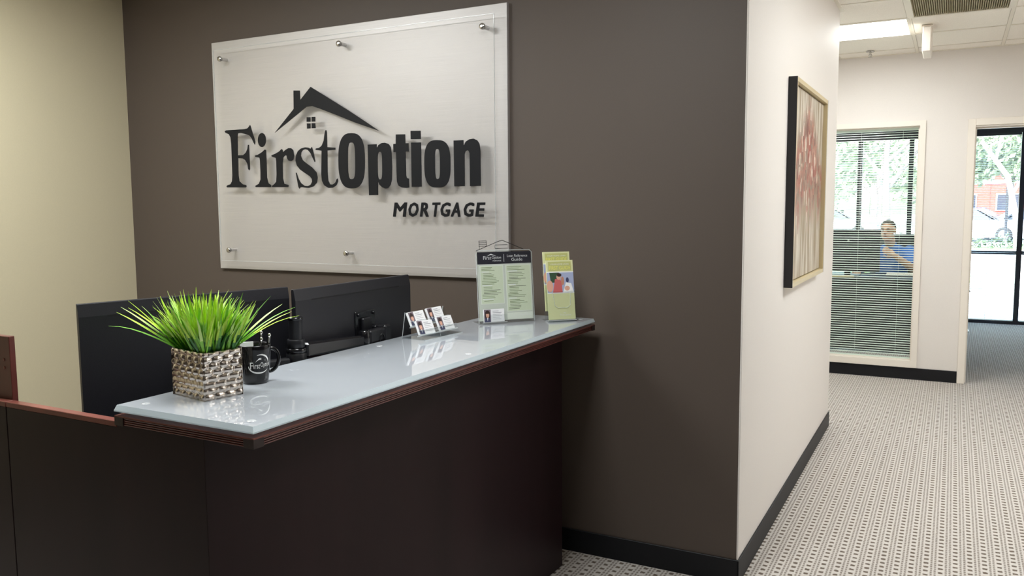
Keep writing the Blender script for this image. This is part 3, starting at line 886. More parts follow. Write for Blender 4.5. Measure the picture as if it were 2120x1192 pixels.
# ================================================================ WALL SIGN
SX0, SX1, SZ0, SZ1 = -2.7707, -1.0081, 1.1821, 2.3644
t = thing('wall_sign', ((SX0 + SX1) / 2, 0, (SZ0 + SZ1) / 2), 'large brushed metal and clear acrylic FirstOption sign on the dark wall', 'sign')
MB().bbox(SX0, SX1, -0.02, 0.0, SZ0, SZ1, 0.0015).build('backplate', 'brushed', t)
AX0, AX1, AZ0, AZ1 = -2.715, -1.050, 1.2285, 2.314
MB().box(AX0, AX1, -0.064, -0.058, AZ0, AZ1).build('acrylic_panel', 'acrylic_sign', t)
b = MB()
e = 0.0012
b.box(AX0 - e, AX0, -0.064, -0.058, AZ0, AZ1).box(AX1, AX1 + e, -0.064, -0.058, AZ0, AZ1)
b.box(AX0, AX1, -0.064, -0.058, AZ0 - e, AZ0).box(AX0, AX1, -0.064, -0.058, AZ1, AZ1 + e)
b.build('acrylic_edge', 'acrylic_edge', t)
for x, z in ((-2.662, 2.267), (-1.882, 2.269), (-1.102, 2.266), (-2.652, 1.284), (-1.872, 1.282), (-1.092, 1.281)):
    b = MB()
    b.lathe([(0.009, 0.0), (0.009, 0.038)], (x, -0.02, z), 16, True, (0, -1, 0))
    b.lathe([(0.011, 0.044), (0.0135, 0.045), (0.0135, 0.052), (0.011, 0.055), (0.004, 0.0555)], (x, -0.02, z), 18, True, (0, -1, 0))
    b.build('standoff', 'steel', t)
sfr = lambda u, v, w: (u, w, v)
for nm, loops in SIGN_LETTERS:
    MB().prism(loops, sfr, -0.0665, -0.064).build('letter', 'sign_black', t)
for nm, loops in SIGN_EMBLEM:
    MB().prism(loops, sfr, -0.0665, -0.064).build(nm, 'sign_black', t)
for ch, q in SIGN_SMALL:
    vs, fs = text_polys(ch)
    (ax, az), (bx, bz), (cx, cz), (dx, dz) = q
    h = (cz + dz) / 2 - (az + bz) / 2
    sl = 0.17 * h
    x0, x1 = min(ax, cx), max(bx, dx)
    fr_ = lambda x, y: (x0 + x * (x1 - x0 - sl) + sl * y, -0.0655, az + (bz - az) * x + y * ((cz - az) * (1 - x) + (dz - bz) * x))
    b = MB()
    # a heavier weight: the outline is laid down three times, each a hair further right
    k = 0
    for dxx in (-0.0030, 0.0, 0.0030):
        for dzz in (-0.0018, 0.0018):
            k += 1
            b.add([(p[0] + dxx, p[1] - 0.00015 * k, p[2] + dzz) for p in (fr_(x, y) for x, y in vs)], fs, False)
            b.add([(p[0] + dxx, -0.0641, p[2] + dzz) for p in (fr_(x, y) for x, y in vs)], fs, False)
    b.build('letter', 'sign_black', t, fixn=False)

# ================================================================ RECEPTION DESK
CX0, CX1, CY0, CY1 = -1.0317, -0.5838, -1.9546, -0.064
ZT = 1.04
desk = thing('reception_desk', (-0.8, -1.06, 0), 'dark espresso reception desk with reeded raised counter below the sign', 'desk')
def slanted(pts, z0, z1):
    """vertical slab over a floor quad"""
    b = MB()
    b.add([(x, y, z0) for x, y in pts] + [(x, y, z1) for x, y in pts], [(0, 1, 2, 3), (4, 5, 6, 7), (0, 1, 5, 4), (1, 2, 6, 5), (2, 3, 7, 6), (3, 0, 4, 7)])
    return b
slanted([(-0.7385, -1.949), (-0.688, -0.163), (-0.716, -0.163), (-0.7665, -1.949)], 0.004, 0.9923).build('front_panel', 'espresso', desk)
MB().bbox(-1.4715, -0.7395, -1.9495, -1.9275, 0.004, 0.986, 0.001).build('side_panel', 'espresso', desk)
MB().bbox(-1.0315, -0.7395, -1.9495, -1.9275, 0.984, 0.9922, 0.0006).build('side_panel', 'espresso', desk)
MB().bbox(-1.4715, -1.0325, -1.950, -1.927, 0.986, 1.0, 0.0012).build('ledge_cap', 'mahogany', desk)
MB().bbox(-1.52, -0.7165, -0.191, -0.163, 0.004, 0.735, 0.001).build('end_panel', 'espresso', desk)
MB().bbox(-1.022, -0.7165, -0.191, -0.1635, 0.735, 0.99, 0.001).build('end_panel', 'espresso', desk)
MB().bbox(-1.022, -1.0, -1.905, -0.192, 0.752, 0.99, 0.001).build('riser_panel', 'espresso', desk)
MB().bbox(-1.522, -0.77, -1.905, -0.192, 0.727, 0.752, 0.002).build('worksurface', 'espresso', desk)
# counter board with a reeded edge between square corner blocks
CB0, CB1 = 0.9925, 1.0155
MB().box(CX0 + 0.005, CX1 - 0.005, CY0 + 0.005, CY1 - 0.005, CB0, CB1 - 0.003).build('counter_board', 'edge_dark', desk)
MB().box(CX0, CX1, CY0, CY1, CB1 - 0.003, CB1).build('counter_veneer', 'mahogany', desk)
for x in (CX0, CX1 - 0.030):
    for y in (CY0, CY1 - 0.030):
        MB().box(x, x + 0.030, y, y + 0.030, CB0 - 0.0006, CB1 - 0.003).build('corner_block', 'edge_dark', desk)
hz = (CB1 - 0.003 - CB0)
for k in range(4):
    z = CB0 + hz * (k + 0.5) / 4
    for (p0, p1) in (((CX0 + 0.030, CY0 + 0.0035, z), (CX1 - 0.030, CY0 + 0.0035, z)), ((CX0 + 0.030, CY1 - 0.0035, z), (CX1 - 0.030, CY1 - 0.0035, z)),
                     ((CX1 - 0.0035, CY0 + 0.030, z), (CX1 - 0.0035, CY1 - 0.030, z)), ((CX0 + 0.0035, CY0 + 0.030, z), (CX0 + 0.0035, CY1 - 0.030, z))):
        MB().tube([p0, p1], 0.0019, 8, False).build('reed', 'reed', desk)

# lower wing that carries on to the left of the desk
t = thing('desk_return', (-1.9, -1.93, 0), 'dark wood desk return at the left edge of the photo, holding a taller panel', 'desk')
MB().bbox(-2.35, -1.4745, -1.9495, -1.9275, 0.004, 0.986, 0.001).build('front_panel', 'espresso', t)
MB().bbox(-2.35, -1.4745, -1.950, -1.927, 0.986, 1.0, 0.0012).build('ledge_cap', 'mahogany', t)
b = MB()
b.bbox(-2.2, -1.480, -1.9265, -1.9105, 0.004, 1.169, 0.0015)
b.build('upright_panel', 'reed', t)
for z in (1.106, 1.084):
    MB().lathe([(0.0042, 0.0), (0.0042, 0.0012), (0.003, 0.0018)], (-1.507, -1.9265, z), 12, True, (0, -1, 0)).build('screw_cap', 'mahogany', t)

# ---- frosted glass countertop on stand-offs
t = thing('glass_countertop', (-0.808, -1.01, 1.0155), 'frosted glass countertop slab raised on the reception counter', 'glass top')
b = MB()
b.use('frosted')
gx0_, gx1_, gy0_, gy1_ = CX0, CX1, CY0, CY1
c = 0.0050
b.flat([(gx0_ + c, gy0_ + c, ZT), (gx1_ - c, gy0_ + c, ZT), (gx1_ - c, gy1_ - c, ZT), (gx0_ + c, gy1_ - c, ZT)])
b.flat([(gx0_ + c, gy0_ + c, ZT - 0.016), (gx0_ + c, gy1_ - c, ZT - 0.016), (gx1_ - c, gy1_ - c, ZT - 0.016), (gx1_ - c, gy0_ + c, ZT - 0.016)])
b.use('glass_edge')
def ringz(z, i): return [(gx0_ + i, gy0_ + i, z), (gx1_ - i, gy0_ + i, z), (gx1_ - i, gy1_ - i, z), (gx0_ + i, gy1_ - i, z)]
b.ring([ringz(ZT, c), ringz(ZT - 0.0120, 0), ringz(ZT - 0.0150, 0), ringz(ZT - 0.016, c)], False, False, False)
b.build('glass_slab', None, t)
for x, y in ((-0.976, -1.9095), (-0.628, -1.915), (-0.976, -1.0), (-0.628, -1.0), (-0.976, -0.11), (-0.628, -0.11)):
    b = MB()
    b.lathe([(0.014, 0.0), (0.014, 0.0085)], (x, y, 1.0155), 16)
    b.lathe([(0.0105, 0.0), (0.0105, 0.0006), (0.008, 0.001)], (x, y, ZT), 16)
    b.build('standoff', 'standoff', t)

# ================================================================ MONITORS AND THEIR ARM
def monitor(p0, p1, ztop, h, label, part_from=None):
    p0, p1 = Vector((*p0, 0)), Vector((*p1, 0))
    ux = (p1 - p0).normalized()
    w = (p1 - p0).length
    nb = Vector((ux.y, -ux.x, 0))           # the way the back faces
    t = thing('computer_monitor', ((p0.x + p1.x) / 2, (p0.y + p1.y) / 2, ztop - h), label, 'monitor')
    fr = frame((p0.x, p0.y, ztop - h), ux, (0, 0, 1), nb)
    b = MB()
    # cross-section: (depth behind, height); the back slopes in towards the top edge
    prof = [(-0.010, 0.0), (-0.004, 0.0), (0.004, 0.03), (0.004, h - 0.036), (-0.003, h - 0.002), (-0.006, h), (-0.010, h)]
    rings = [[fr(u, z, d) for d, z in prof] for u, s in ((0, 1.0), (0.006, 1.0), (w - 0.006, 1.0), (w, 1.0))]
    b.ring(rings, True, True, False)
    b.build('back_shell', 'monitor_shell', t)
    MB().bbox(0.002, w - 0.002, 0.0, h, -0.0150, -0.0102, 0.001, lambda u, z, d: fr(u, z, d)).build('bezel', 'blk', t)
    MB().bbox(0.012, w - 0.012, 0.016, h - 0.010, -0.0158, -0.0151, 0.0002, lambda u, z, d: fr(u, z, d)).build('screen', 'screen', t)
    MB().box(0.075, w - 0.075, h - 0.0395, h - 0.0345, 0.0030, 0.0046, lambda u, z, d: fr(u, z, d)).build('vent_slot', 'slot', t)
    return t, fr, w, h
mL, frL, wL, hL = monitor((-1.366, -1.806), (-1.184, -1.198), 1.247, 0.372, 'black monitor seen from behind, left of the arm pole behind the grass plant')
mR, frR, wR, hR = monitor((-1.100, -1.262), (-1.108, -0.632), 1.247, 0.372, 'black monitor seen from behind, right of the arm pole beside the card holder')

arm = thing('monitor_arm', (-1.082, -1.30, 0.752), 'black dual monitor arm on a pole behind the counter', 'monitor arm')
PX, PY = -1.068, -1.296
MB().bbox(PX - 0.024, PX + 0.034, PY - 0.05, PY + 0.05, 0.7525, 0.764, 0.003).build('base_plate', 'blk', arm)
MB().tube([(PX, PY, 0.762), (PX, PY, 1.164)], 0.0205, 20).build('pole', 'blk', arm)
MB().lathe([(0.0225, 0), (0.0235, 0.002), (0.0235, 0.006), (0.021, 0.008)], (PX, PY, 1.160), 20).build('pole_cap', 'blk_gloss', arm)
MB().lathe([(0.029, 0), (0.031, 0.003), (0.031, 0.030), (0.029, 0.033)], (PX, PY, 1.024), 20).build('collar', 'blk', arm)
MB().lathe([(0.029, 0), (0.031, 0.003), (0.031, 0.012), (0.029, 0.014)], (PX, PY, 1.058), 20).build('collar', 'blk_gloss', arm)
MB().lathe([(0.025, 0), (0.027, 0.003), (0.027, 0.024), (0.025, 0.027)], (PX, PY, 1.073), 20).build('collar', 'blk', arm)
MB().tube([(PX + 0.026, PY + 0.010, 1.032), (PX + 0.0345, PY + 0.013, 1.032)], 0.006, 10).build('clamp_screw', 'steel', arm)
def bar(p0, p1, w, h, name, m='blk', bev=0.005):
    p0, p1 = Vector(p0), Vector(p1)
    ux = (p1 - p0).normalized()
    uy = Vector((0, 0, 1)).cross(ux).normalized()
    uz = ux.cross(uy)
    f = frame(p0, ux, uy, uz)
    return MB().bbox(0, (p1 - p0).length, -w / 2, w / 2, -h / 2, h / 2, bev, f).build(name, m, arm)
E1 = (-1.046, -0.985, 1.050)
bar((PX + 0.008, PY + 0.028, 1.061), (E1[0] - 0.004, E1[1] - 0.014, E1[2] - 0.002), 0.028, 0.046, 'arm_link', 'blk_gloss')
MB().lathe([(0.015, 0), (0.019, 0.003), (0.019, 0.054), (0.015, 0.058)], (E1[0] - 0.002, E1[1], 1.0275), 18).build('elbow', 'blk_gloss', arm)
bar((E1[0], E1[1] + 0.014, 1.060), (-1.050, -0.884, 1.062), 0.028, 0.046, 'arm_link')
MB().bbox(-1.074, -1.034, -0.888, -0.850, 1.034, 1.092, 0.006).build('tilt_head', 'blk', arm)
b = MB()
b.tube([(-1.034, -0.905 + 0.013 * math.cos(a), 1.046 + 0.020 * math.sin(a)) for a in [2 * math.pi * k / 18 for k in range(19)]], 0.0022, 6)
b.build('cable_clip', 'blk_gloss', arm)
frA = frR
u0 = 0.345
b = MB()
b.bbox(u0 - 0.055, u0 + 0.055, 0.165, 0.268, 0.0045, 0.009, 0.0015, lambda u, z, d: frA(u, z, d))
b.build('mounting_plate', 'blk_gloss', arm)
for du in (-0.042, 0.042):
    for z in (0.176, 0.257):
        MB().lathe([(0.006, 0), (0.006, 0.004), (0.0045, 0.006)], frA(u0 + du, z, 0.009), 10, True, Vector(frA(0, 0, 1)) - Vector(frA(0, 0, 0))).build('screw', 'blk_gloss', arm)
b = MB()
b.bbox(u0 + 0.022, u0 + 0.060, 0.172, 0.214, 0.009, 0.034, 0.004, lambda u, z, d: frA(u, z, d))
b.bbox(u0 - 0.030, u0 + 0.022, 0.180, 0.245, 0.009, 0.022, 0.004, lambda u, z, d: frA(u, z, d))
b.build('swivel_joint', 'blk', arm)
# the other side of the arm, mostly behind the mug and the plant
EL = (-1.105, -1.47, 1.046)
bar((PX - 0.004, PY - 0.030, 1.028), (EL[0], EL[1] + 0.012, 1.032), 0.030, 0.036, 'arm_link')
MB().lathe([(0.015, 0), (0.018, 0.003), (0.018, 0.038), (0.015, 0.041)], (EL[0], EL[1], 1.012), 18).build('elbow', 'blk_gloss', arm)
cL = Vector(frL(wL / 2, 0.187, 0.009))
bar((EL[0] - 0.008, EL[1] - 0.010, 1.046), (cL.x + 0.022, cL.y - 0.004, cL.z - 0.006), 0.026, 0.030, 'arm_link')
MB().bbox(wL / 2 - 0.052, wL / 2 + 0.052, 0.135, 0.240, 0.0045, 0.009, 0.0015, lambda u, z, d: frL(u, z, d)).build('mounting_plate', 'blk_gloss', arm)
MB().bbox(wL / 2 - 0.020, wL / 2 + 0.020, 0.165, 0.205, 0.009, 0.030, 0.004, lambda u, z, d: frL(u, z, d)).build('swivel_joint', 'blk', arm)

# ================================================================ GRASS PLANT IN ITS METAL POT
PF = Vector((-0.8605, -1.836, ZT))
E1v = Vector((-0.1440, 0.0265, 0)).normalized()
E2v = Vector((0.0265, 0.1440, 0)).normalized()
PW, PD, PH = 0.1464, 0.108, 0.1165
pc = PF + E1v * PW / 2 + E2v * PD / 2
plant = thing('potted_grass', pc, 'bright green artificial grass in a hammered silver pot on the counter', 'plant')
b = MB()
def scale_h(u, v):
    cw, chh = 0.0290, 0.0150
    row = math.floor(v / chh)
    vv = v / chh - row
    uu = u / cw + 0.5 * (row % 2) + 0.11 * math.sin(row * 2.3)
    uu -= math.floor(uu)
    k = 1 - (2 * uu - 1) ** 2
    return 0.0042 * k * math.sin(math.pi * vv) ** 0.8 + 0.0012 * math.sin(uu * 6.28 + row)
def face(o, ux, n_, W_, nu=64, nv=56):
    vs, fs = [], []
    for j in range(nv + 1):
        for i in range(nu + 1):
            u, v = W_ * i / nu, PH * j / nv
            edge = min(1.0, min(u, W_ - u) / 0.004, min(v, PH - v) / 0.003)
            vs.append(o + ux * u + Vector((0, 0, v)) + n_ * (scale_h(u, v) * edge - 0.003))
    for j in range(nv):
        for i in range(nu):
            a = j * (nu + 1) + i
            fs.append((a, a + 1, a + nu + 2, a + nu + 1))
    b.add(vs, fs, True)
z0 = Vector((0, 0, 0.0))
face(PF + z0, E1v, -E2v, PW)
face(PF + z0, E2v, -E1v, PD)
face(PF + E1v * PW, E2v, E1v, PD, 24, 24)
face(PF + E2v * PD, E1v, E2v, PW, 24, 24)
b.build('pot', 'pot', plant)
pf = frame(PF, E1v, E2v, (0, 0, 1))
b = MB()
wt = 0.005
b.ring([[pf(0.003, 0.003, PH), pf(PW - 0.003, 0.003, PH), pf(PW - 0.003, PD - 0.003, PH), pf(0.003, PD - 0.003, PH)],
        [pf(wt + 0.003, wt + 0.003, PH), pf(PW - wt - 0.003, wt + 0.003, PH), pf(PW - wt - 0.003, PD - wt - 0.003, PH), pf(wt + 0.003, PD - wt - 0.003, PH)],
        [pf(wt + 0.003, wt + 0.003, PH - 0.03), pf(PW - wt - 0.003, wt + 0.003, PH - 0.03), pf(PW - wt - 0.003, PD - wt - 0.003, PH - 0.03), pf(wt + 0.003, PD - wt - 0.003, PH - 0.03)]], False, False, False)
b.box(0.004, PW - 0.004, 0.004, PD - 0.004, 0.0006, 0.004, pf)
b.build('pot_rim', 'pot', plant)
MB().box(wt + 0.0035, PW - wt - 0.0035, wt + 0.0035, PD - wt - 0.0035, PH - 0.035, PH - 0.012, pf).build('soil', 'soil', plant)

def blade(b, base, az, lean, length, width, droop, ms):
    """a folded grass blade that arcs outwards; deeper green at its foot"""
    d = Vector((math.cos(az), math.sin(az), 0))
    side = Vector((-math.sin(az), math.cos(az), 0))
    side = (side + Vector((random.uniform(-.7, .7), random.uniform(-.7, .7), random.uniform(-.3, .3)))).normalized()
    n = 7
    p = Vector(base)
    th = lean
    vs = []
    for i in range(n + 1):
        s = i / n
        w = width * (0.6 + 0.85 * s - 1.42 * s ** 3) * 0.5 + 0.0002
        fold = d * (-0.35 * w) * math.cos(th) + Vector((0, 0, 0.35 * w * math.sin(th)))
        vs += [p - side * w, p + fold, p + side * w]
        step = length / n
        p = p + (d * math.sin(th) + Vector((0, 0, math.cos(th)))) * step
        th += droop / n * (2 * s)
    lo, hi = [], []
    for i in range(n):
        a = 3 * i
        (lo if i < 3 else hi).extend([(a, a + 1, a + 4, a + 3), (a + 1, a + 2, a + 5, a + 4)])
    n0 = len(b.v)
    b.use(ms[0]).add(vs, lo, True)  # darker foot: dye gradient plus shade of the dense tuft painted in
    b.use(ms[1])
    for f in hi:
        b.f.append([n0 + q for q in f])
        b.mi.append(b.cur)
        b.sm.append(True)
GREENS = [('leaf_c', 'leaf_a'), ('leaf_b', 'leaf_a'), ('leaf_c', 'leaf_b'), ('leaf_b', 'leaf_d'), ('leaf_c', 'leaf_a')]
cv = pf(PW / 2, PD / 2, PH - 0.014)
def blade_args(k, outer):
    u, v = random.uniform(-1, 1), random.uniform(-1, 1)
    base = Vector(pf(PW / 2 + u * (PW / 2 - 0.013), PD / 2 + v * (PD / 2 - 0.013), PH - 0.014))
    loc = E1v * u * 0.06 + E2v * v * 0.045
    az = math.atan2(loc.y, loc.x) + random.uniform(-0.7, 0.7)
    rad = min(1, math.hypot(u, v) / 1.2)
    lean = R(1 + 27 * rad + random.uniform(-5, 12))
    ln = random.uniform(0.118, 0.172) - 0.006 * rad
    return base, az, lean, ln, random.uniform(0.0055, 0.0090), R(random.uniform(-14, 46))
for k in range(80):                     # the blades one can pick out, each a part
    base, az, lean, ln, wd, dr = blade_args(k, True)
    b = MB()
    blade(b, base, az, lean, ln, wd * 1.25, dr, random.choice(GREENS))
    b.build('grass_blade', None, plant, fixn=False)
for az0, lean, ln, dr, m in ((205, 62, 0.205, 40, 'leaf_b'), (212, 55, 0.195, 12, 'leaf_a'), (198, 52, 0.195, 18, 'leaf_a'), (218, 48, 0.19, 15, 'leaf_d'),
                         (38, 55, 0.20, 40, 'leaf_a'), (45, 50, 0.20, 34, 'leaf_b'), (32, 52, 0.19, 26, 'leaf_a'), (50, 46, 0.18, 20, 'leaf_d'), (225, 40, 0.185, 10, 'leaf_a'), (60, 40, 0.18, 10, 'leaf_b')):
    d = Vector((math.cos(R(az0)), math.sin(R(az0)), 0))
    base = Vector(cv) + E1v * max(-0.058, min(0.058, d.dot(E1v) * 0.062)) + E2v * max(-0.04, min(0.04, d.dot(E2v) * 0.044))
    b = MB()
    blade(b, base, R(az0 + random.uniform(-4, 4)), R(lean), ln, 0.0095, R(dr), ('leaf_b', m))
    b.build('grass_blade', None, plant, fixn=False)
b = MB()
for k in range(560):
    base, az, lean, ln, wd, dr = blade_args(k, False)
    blade(b, base, az, lean * 0.92, ln * random.uniform(0.6, 1.0), wd, dr, random.choice(GREENS))
o = b.build('grass_tuft', None, plant, fixn=False)
o['kind'] = 'stuff'

# ================================================================ BLACK MUG AND WHAT STANDS IN IT
MC = Vector((-0.918, -1.614, ZT))
mug = thing('mug', MC, 'black ceramic mug with a white logo behind the grass plant', 'mug')
MH, RB, RT = 0.103, 0.0325, 0.0425
rad_at = lambda z: RB + (RT - RB) * (z / MH) ** 0.8
b = MB()
prof = [(0.001, 0.0), (RB - 0.003, 0.0), (RB, 0.003)] + [(rad_at(z), z) for z in [0.003 + (MH - 0.005) * k / 10 for k in range(1, 11)]] + [(RT - 0.0012, MH), (RT - 0.0035, MH - 0.001)]
prof += [(rad_at(z) - 0.004, z) for z in [MH - (MH - 0.008) * k / 8 for k in range(1, 9)]] + [(0.001, 0.007)]
b.lathe(prof, MC, 40)
b.build('body', 'blk_ceramic', mug)
hd = Vector((0.62, 0.785, 0)).normalized()
b = MB()
pts = []
for k in range(17):
    a = R(100 - 200 * k / 16)
    r_ = 0.025
    base_r = rad_at(0.058 + 0.032 * math.sin(a)) - 0.004
    pts.append(MC + hd * (base_r + 0.004 + r_ * max(-0.1, math.cos(a)) * 0.9) + Vector((0, 0, 0.058 + 0.031 * math.sin(a))))
b.tube(pts, [0.0052] * 17, 10)
b.build('handle', 'blk_ceramic', mug)
# logo printed on the side that faces the camera's right
la0 = math.atan2(-0.48, 0.877)
def mfr(u, v, w=0.0):
    r_ = rad_at(v) + 0.0004 + w
    a = la0 + u / 0.039
    return (MC.x + r_ * math.cos(a), MC.y + r_ * math.sin(a), MC.z + v)
b = MB()
mf = lambda u, v, w=0.0: mfr(u, v, 0.0)
text_on(b, 'F', mf, -0.024, 0.042, 0.008, 0.018)
text_on(b, 'irst', mf, -0.015, 0.043, 0.017, 0.014)
text_on(b, 'Option', mf, 0.003, 0.043, 0.030, 0.016)
b.use('white_print')
b.flat([mf(-0.011, 0.060), mf(0.000, 0.071), mf(0.004, 0.071), mf(0.018, 0.063), mf(0.003, 0.067), mf(-0.002, 0.066)])
def swoosh(a0, a1, cx, cy, rx, ry, wmax, n=22):
    for k in range(n):
        s0, s1 = k / n, (k + 1) / n
        t0, t1 = R(a0 + (a1 - a0) * s0), R(a0 + (a1 - a0) * s1)
        w0, w1 = wmax * math.sin(math.pi * (0.08 + 0.84 * s0)), wmax * math.sin(math.pi * (0.08 + 0.84 * s1))
        b.flat([mf(cx + rx * math.cos(t0), cy + ry * math.sin(t0)), mf(cx + rx * math.cos(t1), cy + ry * math.sin(t1)),
                mf(cx + (rx - w1) * math.cos(t1), cy + (ry - w1) * math.sin(t1)), mf(cx + (rx - w0) * math.cos(t0), cy + (ry - w0) * math.sin(t0))])
swoosh(175, 330, 0.0, 0.048, 0.029, 0.019, 0.004)
swoosh(-5, 112, 0.004, 0.052, 0.026, 0.029, 0.004)
b.build('logo', None, mug, fixn=False)

def stick(name, label, cat, p0, p1, r, m, tip, tm, group=None):
    p0, p1 = Vector(p0), Vector(p1)
    t = thing(name, p0, label, cat, group)
    d = (p1 - p0).normalized()
    MB().lathe([(r * 0.7, 0), (r, 0.004), (r, (p1 - p0).length * 0.93), (r * 0.8, (p1 - p0).length)], p0, 10, True, d).build('barrel', m, t)
    side = d.cross(Vector((0.7, -0.7, 0))).normalized()
    nn = d.cross(side)
    if nn.dot(Vector((0.7, -0.7, 0))) < 0: nn = -nn
    f = frame(p1 - d * 0.030, d, side, nn)
    MB().bbox(0, 0.028, -0.0016, 0.0016, r + 0.0002, r + 0.0022, 0.0004, f).build('clip', tm, t)
    MB().ell(tuple(p1 + d * 0.001), 0.0042, 0.0042, 0.0052, 10, 7).build('cap', tm, t)
zb = ZT + 0.009
def inmug(dx, dy, z): return (MC.x + dx, MC.y + dy, ZT + z)
stick('pen', 'tallest black pen with silver clip standing in the mug', 'pen', inmug(0.004, 0.004, 0.009), inmug(0.014, 0.012, 0.132), 0.0045, 'blk_gloss', None, 'steel', 'pens in the mug')
stick('pen', 'black pen leaning right in the mug, nearest the handle', 'pen', inmug(0.012, 0.014, 0.009), inmug(0.028, 0.027, 0.124), 0.0045, 'blk_gloss', None, 'steel', 'pens in the mug')
stick('pen', 'short black pen between the other two in the mug', 'pen', inmug(0.010, -0.006, 0.009), inmug(0.022, 0.004, 0.116), 0.0045, 'blk_gloss', None, 'steel', 'pens in the mug')
f = frame(inmug(-0.026, -0.018, 0.050), Vector((0.70, 0.714, 0)), Vector((-0.1, 0.1, 0.98)).normalized(), Vector((0.7, -0.7, 0.1)).normalized())
o = MB().bbox(-0.006, 0.028, 0.0, 0.058, -0.003, 0.003, 0.0006, f).build('note_pad', 'paper')
rebase(o, inmug(-0.02, -0.014, 0.05))
setp(o, 'white pad of note paper tucked in the black mug', 'note pad')

# ================================================================ BUSINESS CARD HOLDER
CO = Vector((-0.8885, -0.8540, ZT))
CU = Vector((0.069, 0.998, 0)).normalized()
CB = Vector((-0.998, 0.069, 0)).normalized()
cf = frame(CO, CU, CB, (0, 0, 1))            # (along, back, up)
CWD = 0.222
hold = thing('card_holder', CO + CU * CWD / 2 + CB * 0.05, 'clear acrylic four pocket business card holder on the glass counter', 'card holder')
TILT = R(24)
def tier(back, up):
    """slanted frame for one row of cards: (along, up the slope, towards the viewer)"""
    o = Vector(cf(0, back, up))
    upv = (CB * math.sin(TILT) + Vector((0, 0, 1)) * math.cos(TILT))
    nv = (-CB * math.cos(TILT) + Vector((0, 0, 1)) * math.sin(TILT))
    return frame(o, CU, upv, nv)
T1, T2 = tier(0.028, 0.017), tier(0.062, 0.046)
MB().box(0.0, CWD, 0.0, 0.104, 0.0005, 0.003, cf).build('base_sheet', 'acrylic', hold)
for T in (T1, T2):
    MB().box(0.0, CWD, 0.0, 0.052, -0.0075, -0.0052, T).build('back_sheet', 'acrylic', hold)
    MB().box(0.0, CWD, 0.0, 0.016, 0.0045, 0.0065, T).build('front_lip', 'acrylic', hold)
    MB().box(0.0, CWD, -0.003, 0.0, -0.0075, 0.0065, T).build('pocket_floor', 'acrylic_edge', hold)
    MB().box(0.0, CWD, 0.0155, 0.0165, 0.0043, 0.0067, T).build('lip_edge', 'acrylic_edge', hold)
for u in (0.0, CWD / 2 - 0.0015, CWD - 0.003):
    b = MB()
    b.prism([[(0.006, 0.003), (0.103, 0.003), (0.088, 0.094), (0.082, 0.094), (0.068, 0.047), (0.058, 0.046), (0.040, 0.014), (0.020, 0.012)]], lambda p, q, w: cf(w, p, q), u, u + 0.0025)
    b.build('side_web', 'acrylic', hold)
MB().box(0.0, CWD, 0.0, 0.0015, 0.0005, 0.0032, cf).build('base_edge', 'acrylic_edge', hold)
MB().tube([cf(0.001, 0.104, 0.002), cf(0.001, 0.089, 0.094)], 0.0014, 6).build('side_edge', 'acrylic_edge', hold)
MB().tube([cf(CWD - 0.001, 0.104, 0.002), cf(CWD - 0.001, 0.089, 0.094)], 0.0014, 6).build('side_edge', 'acrylic_edge', hold)

def portrait(mb, fr, u0, u1, v0, v1, long_hair=False, suit='suit_print', off=0.0003):
    w, h = u1 - u0, v1 - v0
    cu = (u0 + u1) / 2
    rect(mb, fr, u0, u1, v0, v1, off, 'backdrop_print')
    oval(mb, fr, cu, v0 + h * 0.70, w * 0.36, h * 0.24, off * 1.5, 'hair_print')
    if long_hair:
        rect(mb, fr, cu - w * 0.36, cu + w * 0.36, v0 + h * 0.18, v0 + h * 0.68, off * 1.5, 'hair_print')
    mb.use(suit)
    mb.flat([fr(u0 + w * 0.06, v0, off * 2), fr(u1 - w * 0.06, v0, off * 2), fr(u1 - w * 0.16, v0 + h * 0.30, off * 2), fr(cu, v0 + h * 0.36, off * 2), fr(u0 + w * 0.16, v0 + h * 0.30, off * 2)])
    mb.use('white_print')
    mb.flat([fr(cu - w * 0.10, v0 + h * 0.34, off * 2.3), fr(cu, v0 + h * 0.06, off * 2.3), fr(cu + w * 0.10, v0 + h * 0.34, off * 2.3)])
    oval(mb, fr, cu, v0 + h * 0.56, w * 0.25, h * 0.235, off * 2.6, 'skin_print')
    oval(mb, fr, cu, v0 + h * 0.43, w * 0.10, h * 0.022, off * 3, 'skin_print2', 8)
    for s in (-1, 1):
        oval(mb, fr, cu + s * w * 0.10, v0 + h * 0.60, w * 0.045, h * 0.018, off * 3, 'hair_print', 8)
    mb.use('hair_print')
    mb.flat([fr(cu - w * 0.26, v0 + h * 0.66, off * 3), fr(cu + w * 0.26, v0 + h * 0.66, off * 3), fr(cu + w * 0.22, v0 + h * 0.80, off * 3), fr(cu - w * 0.22, v0 + h * 0.80, off * 3)])

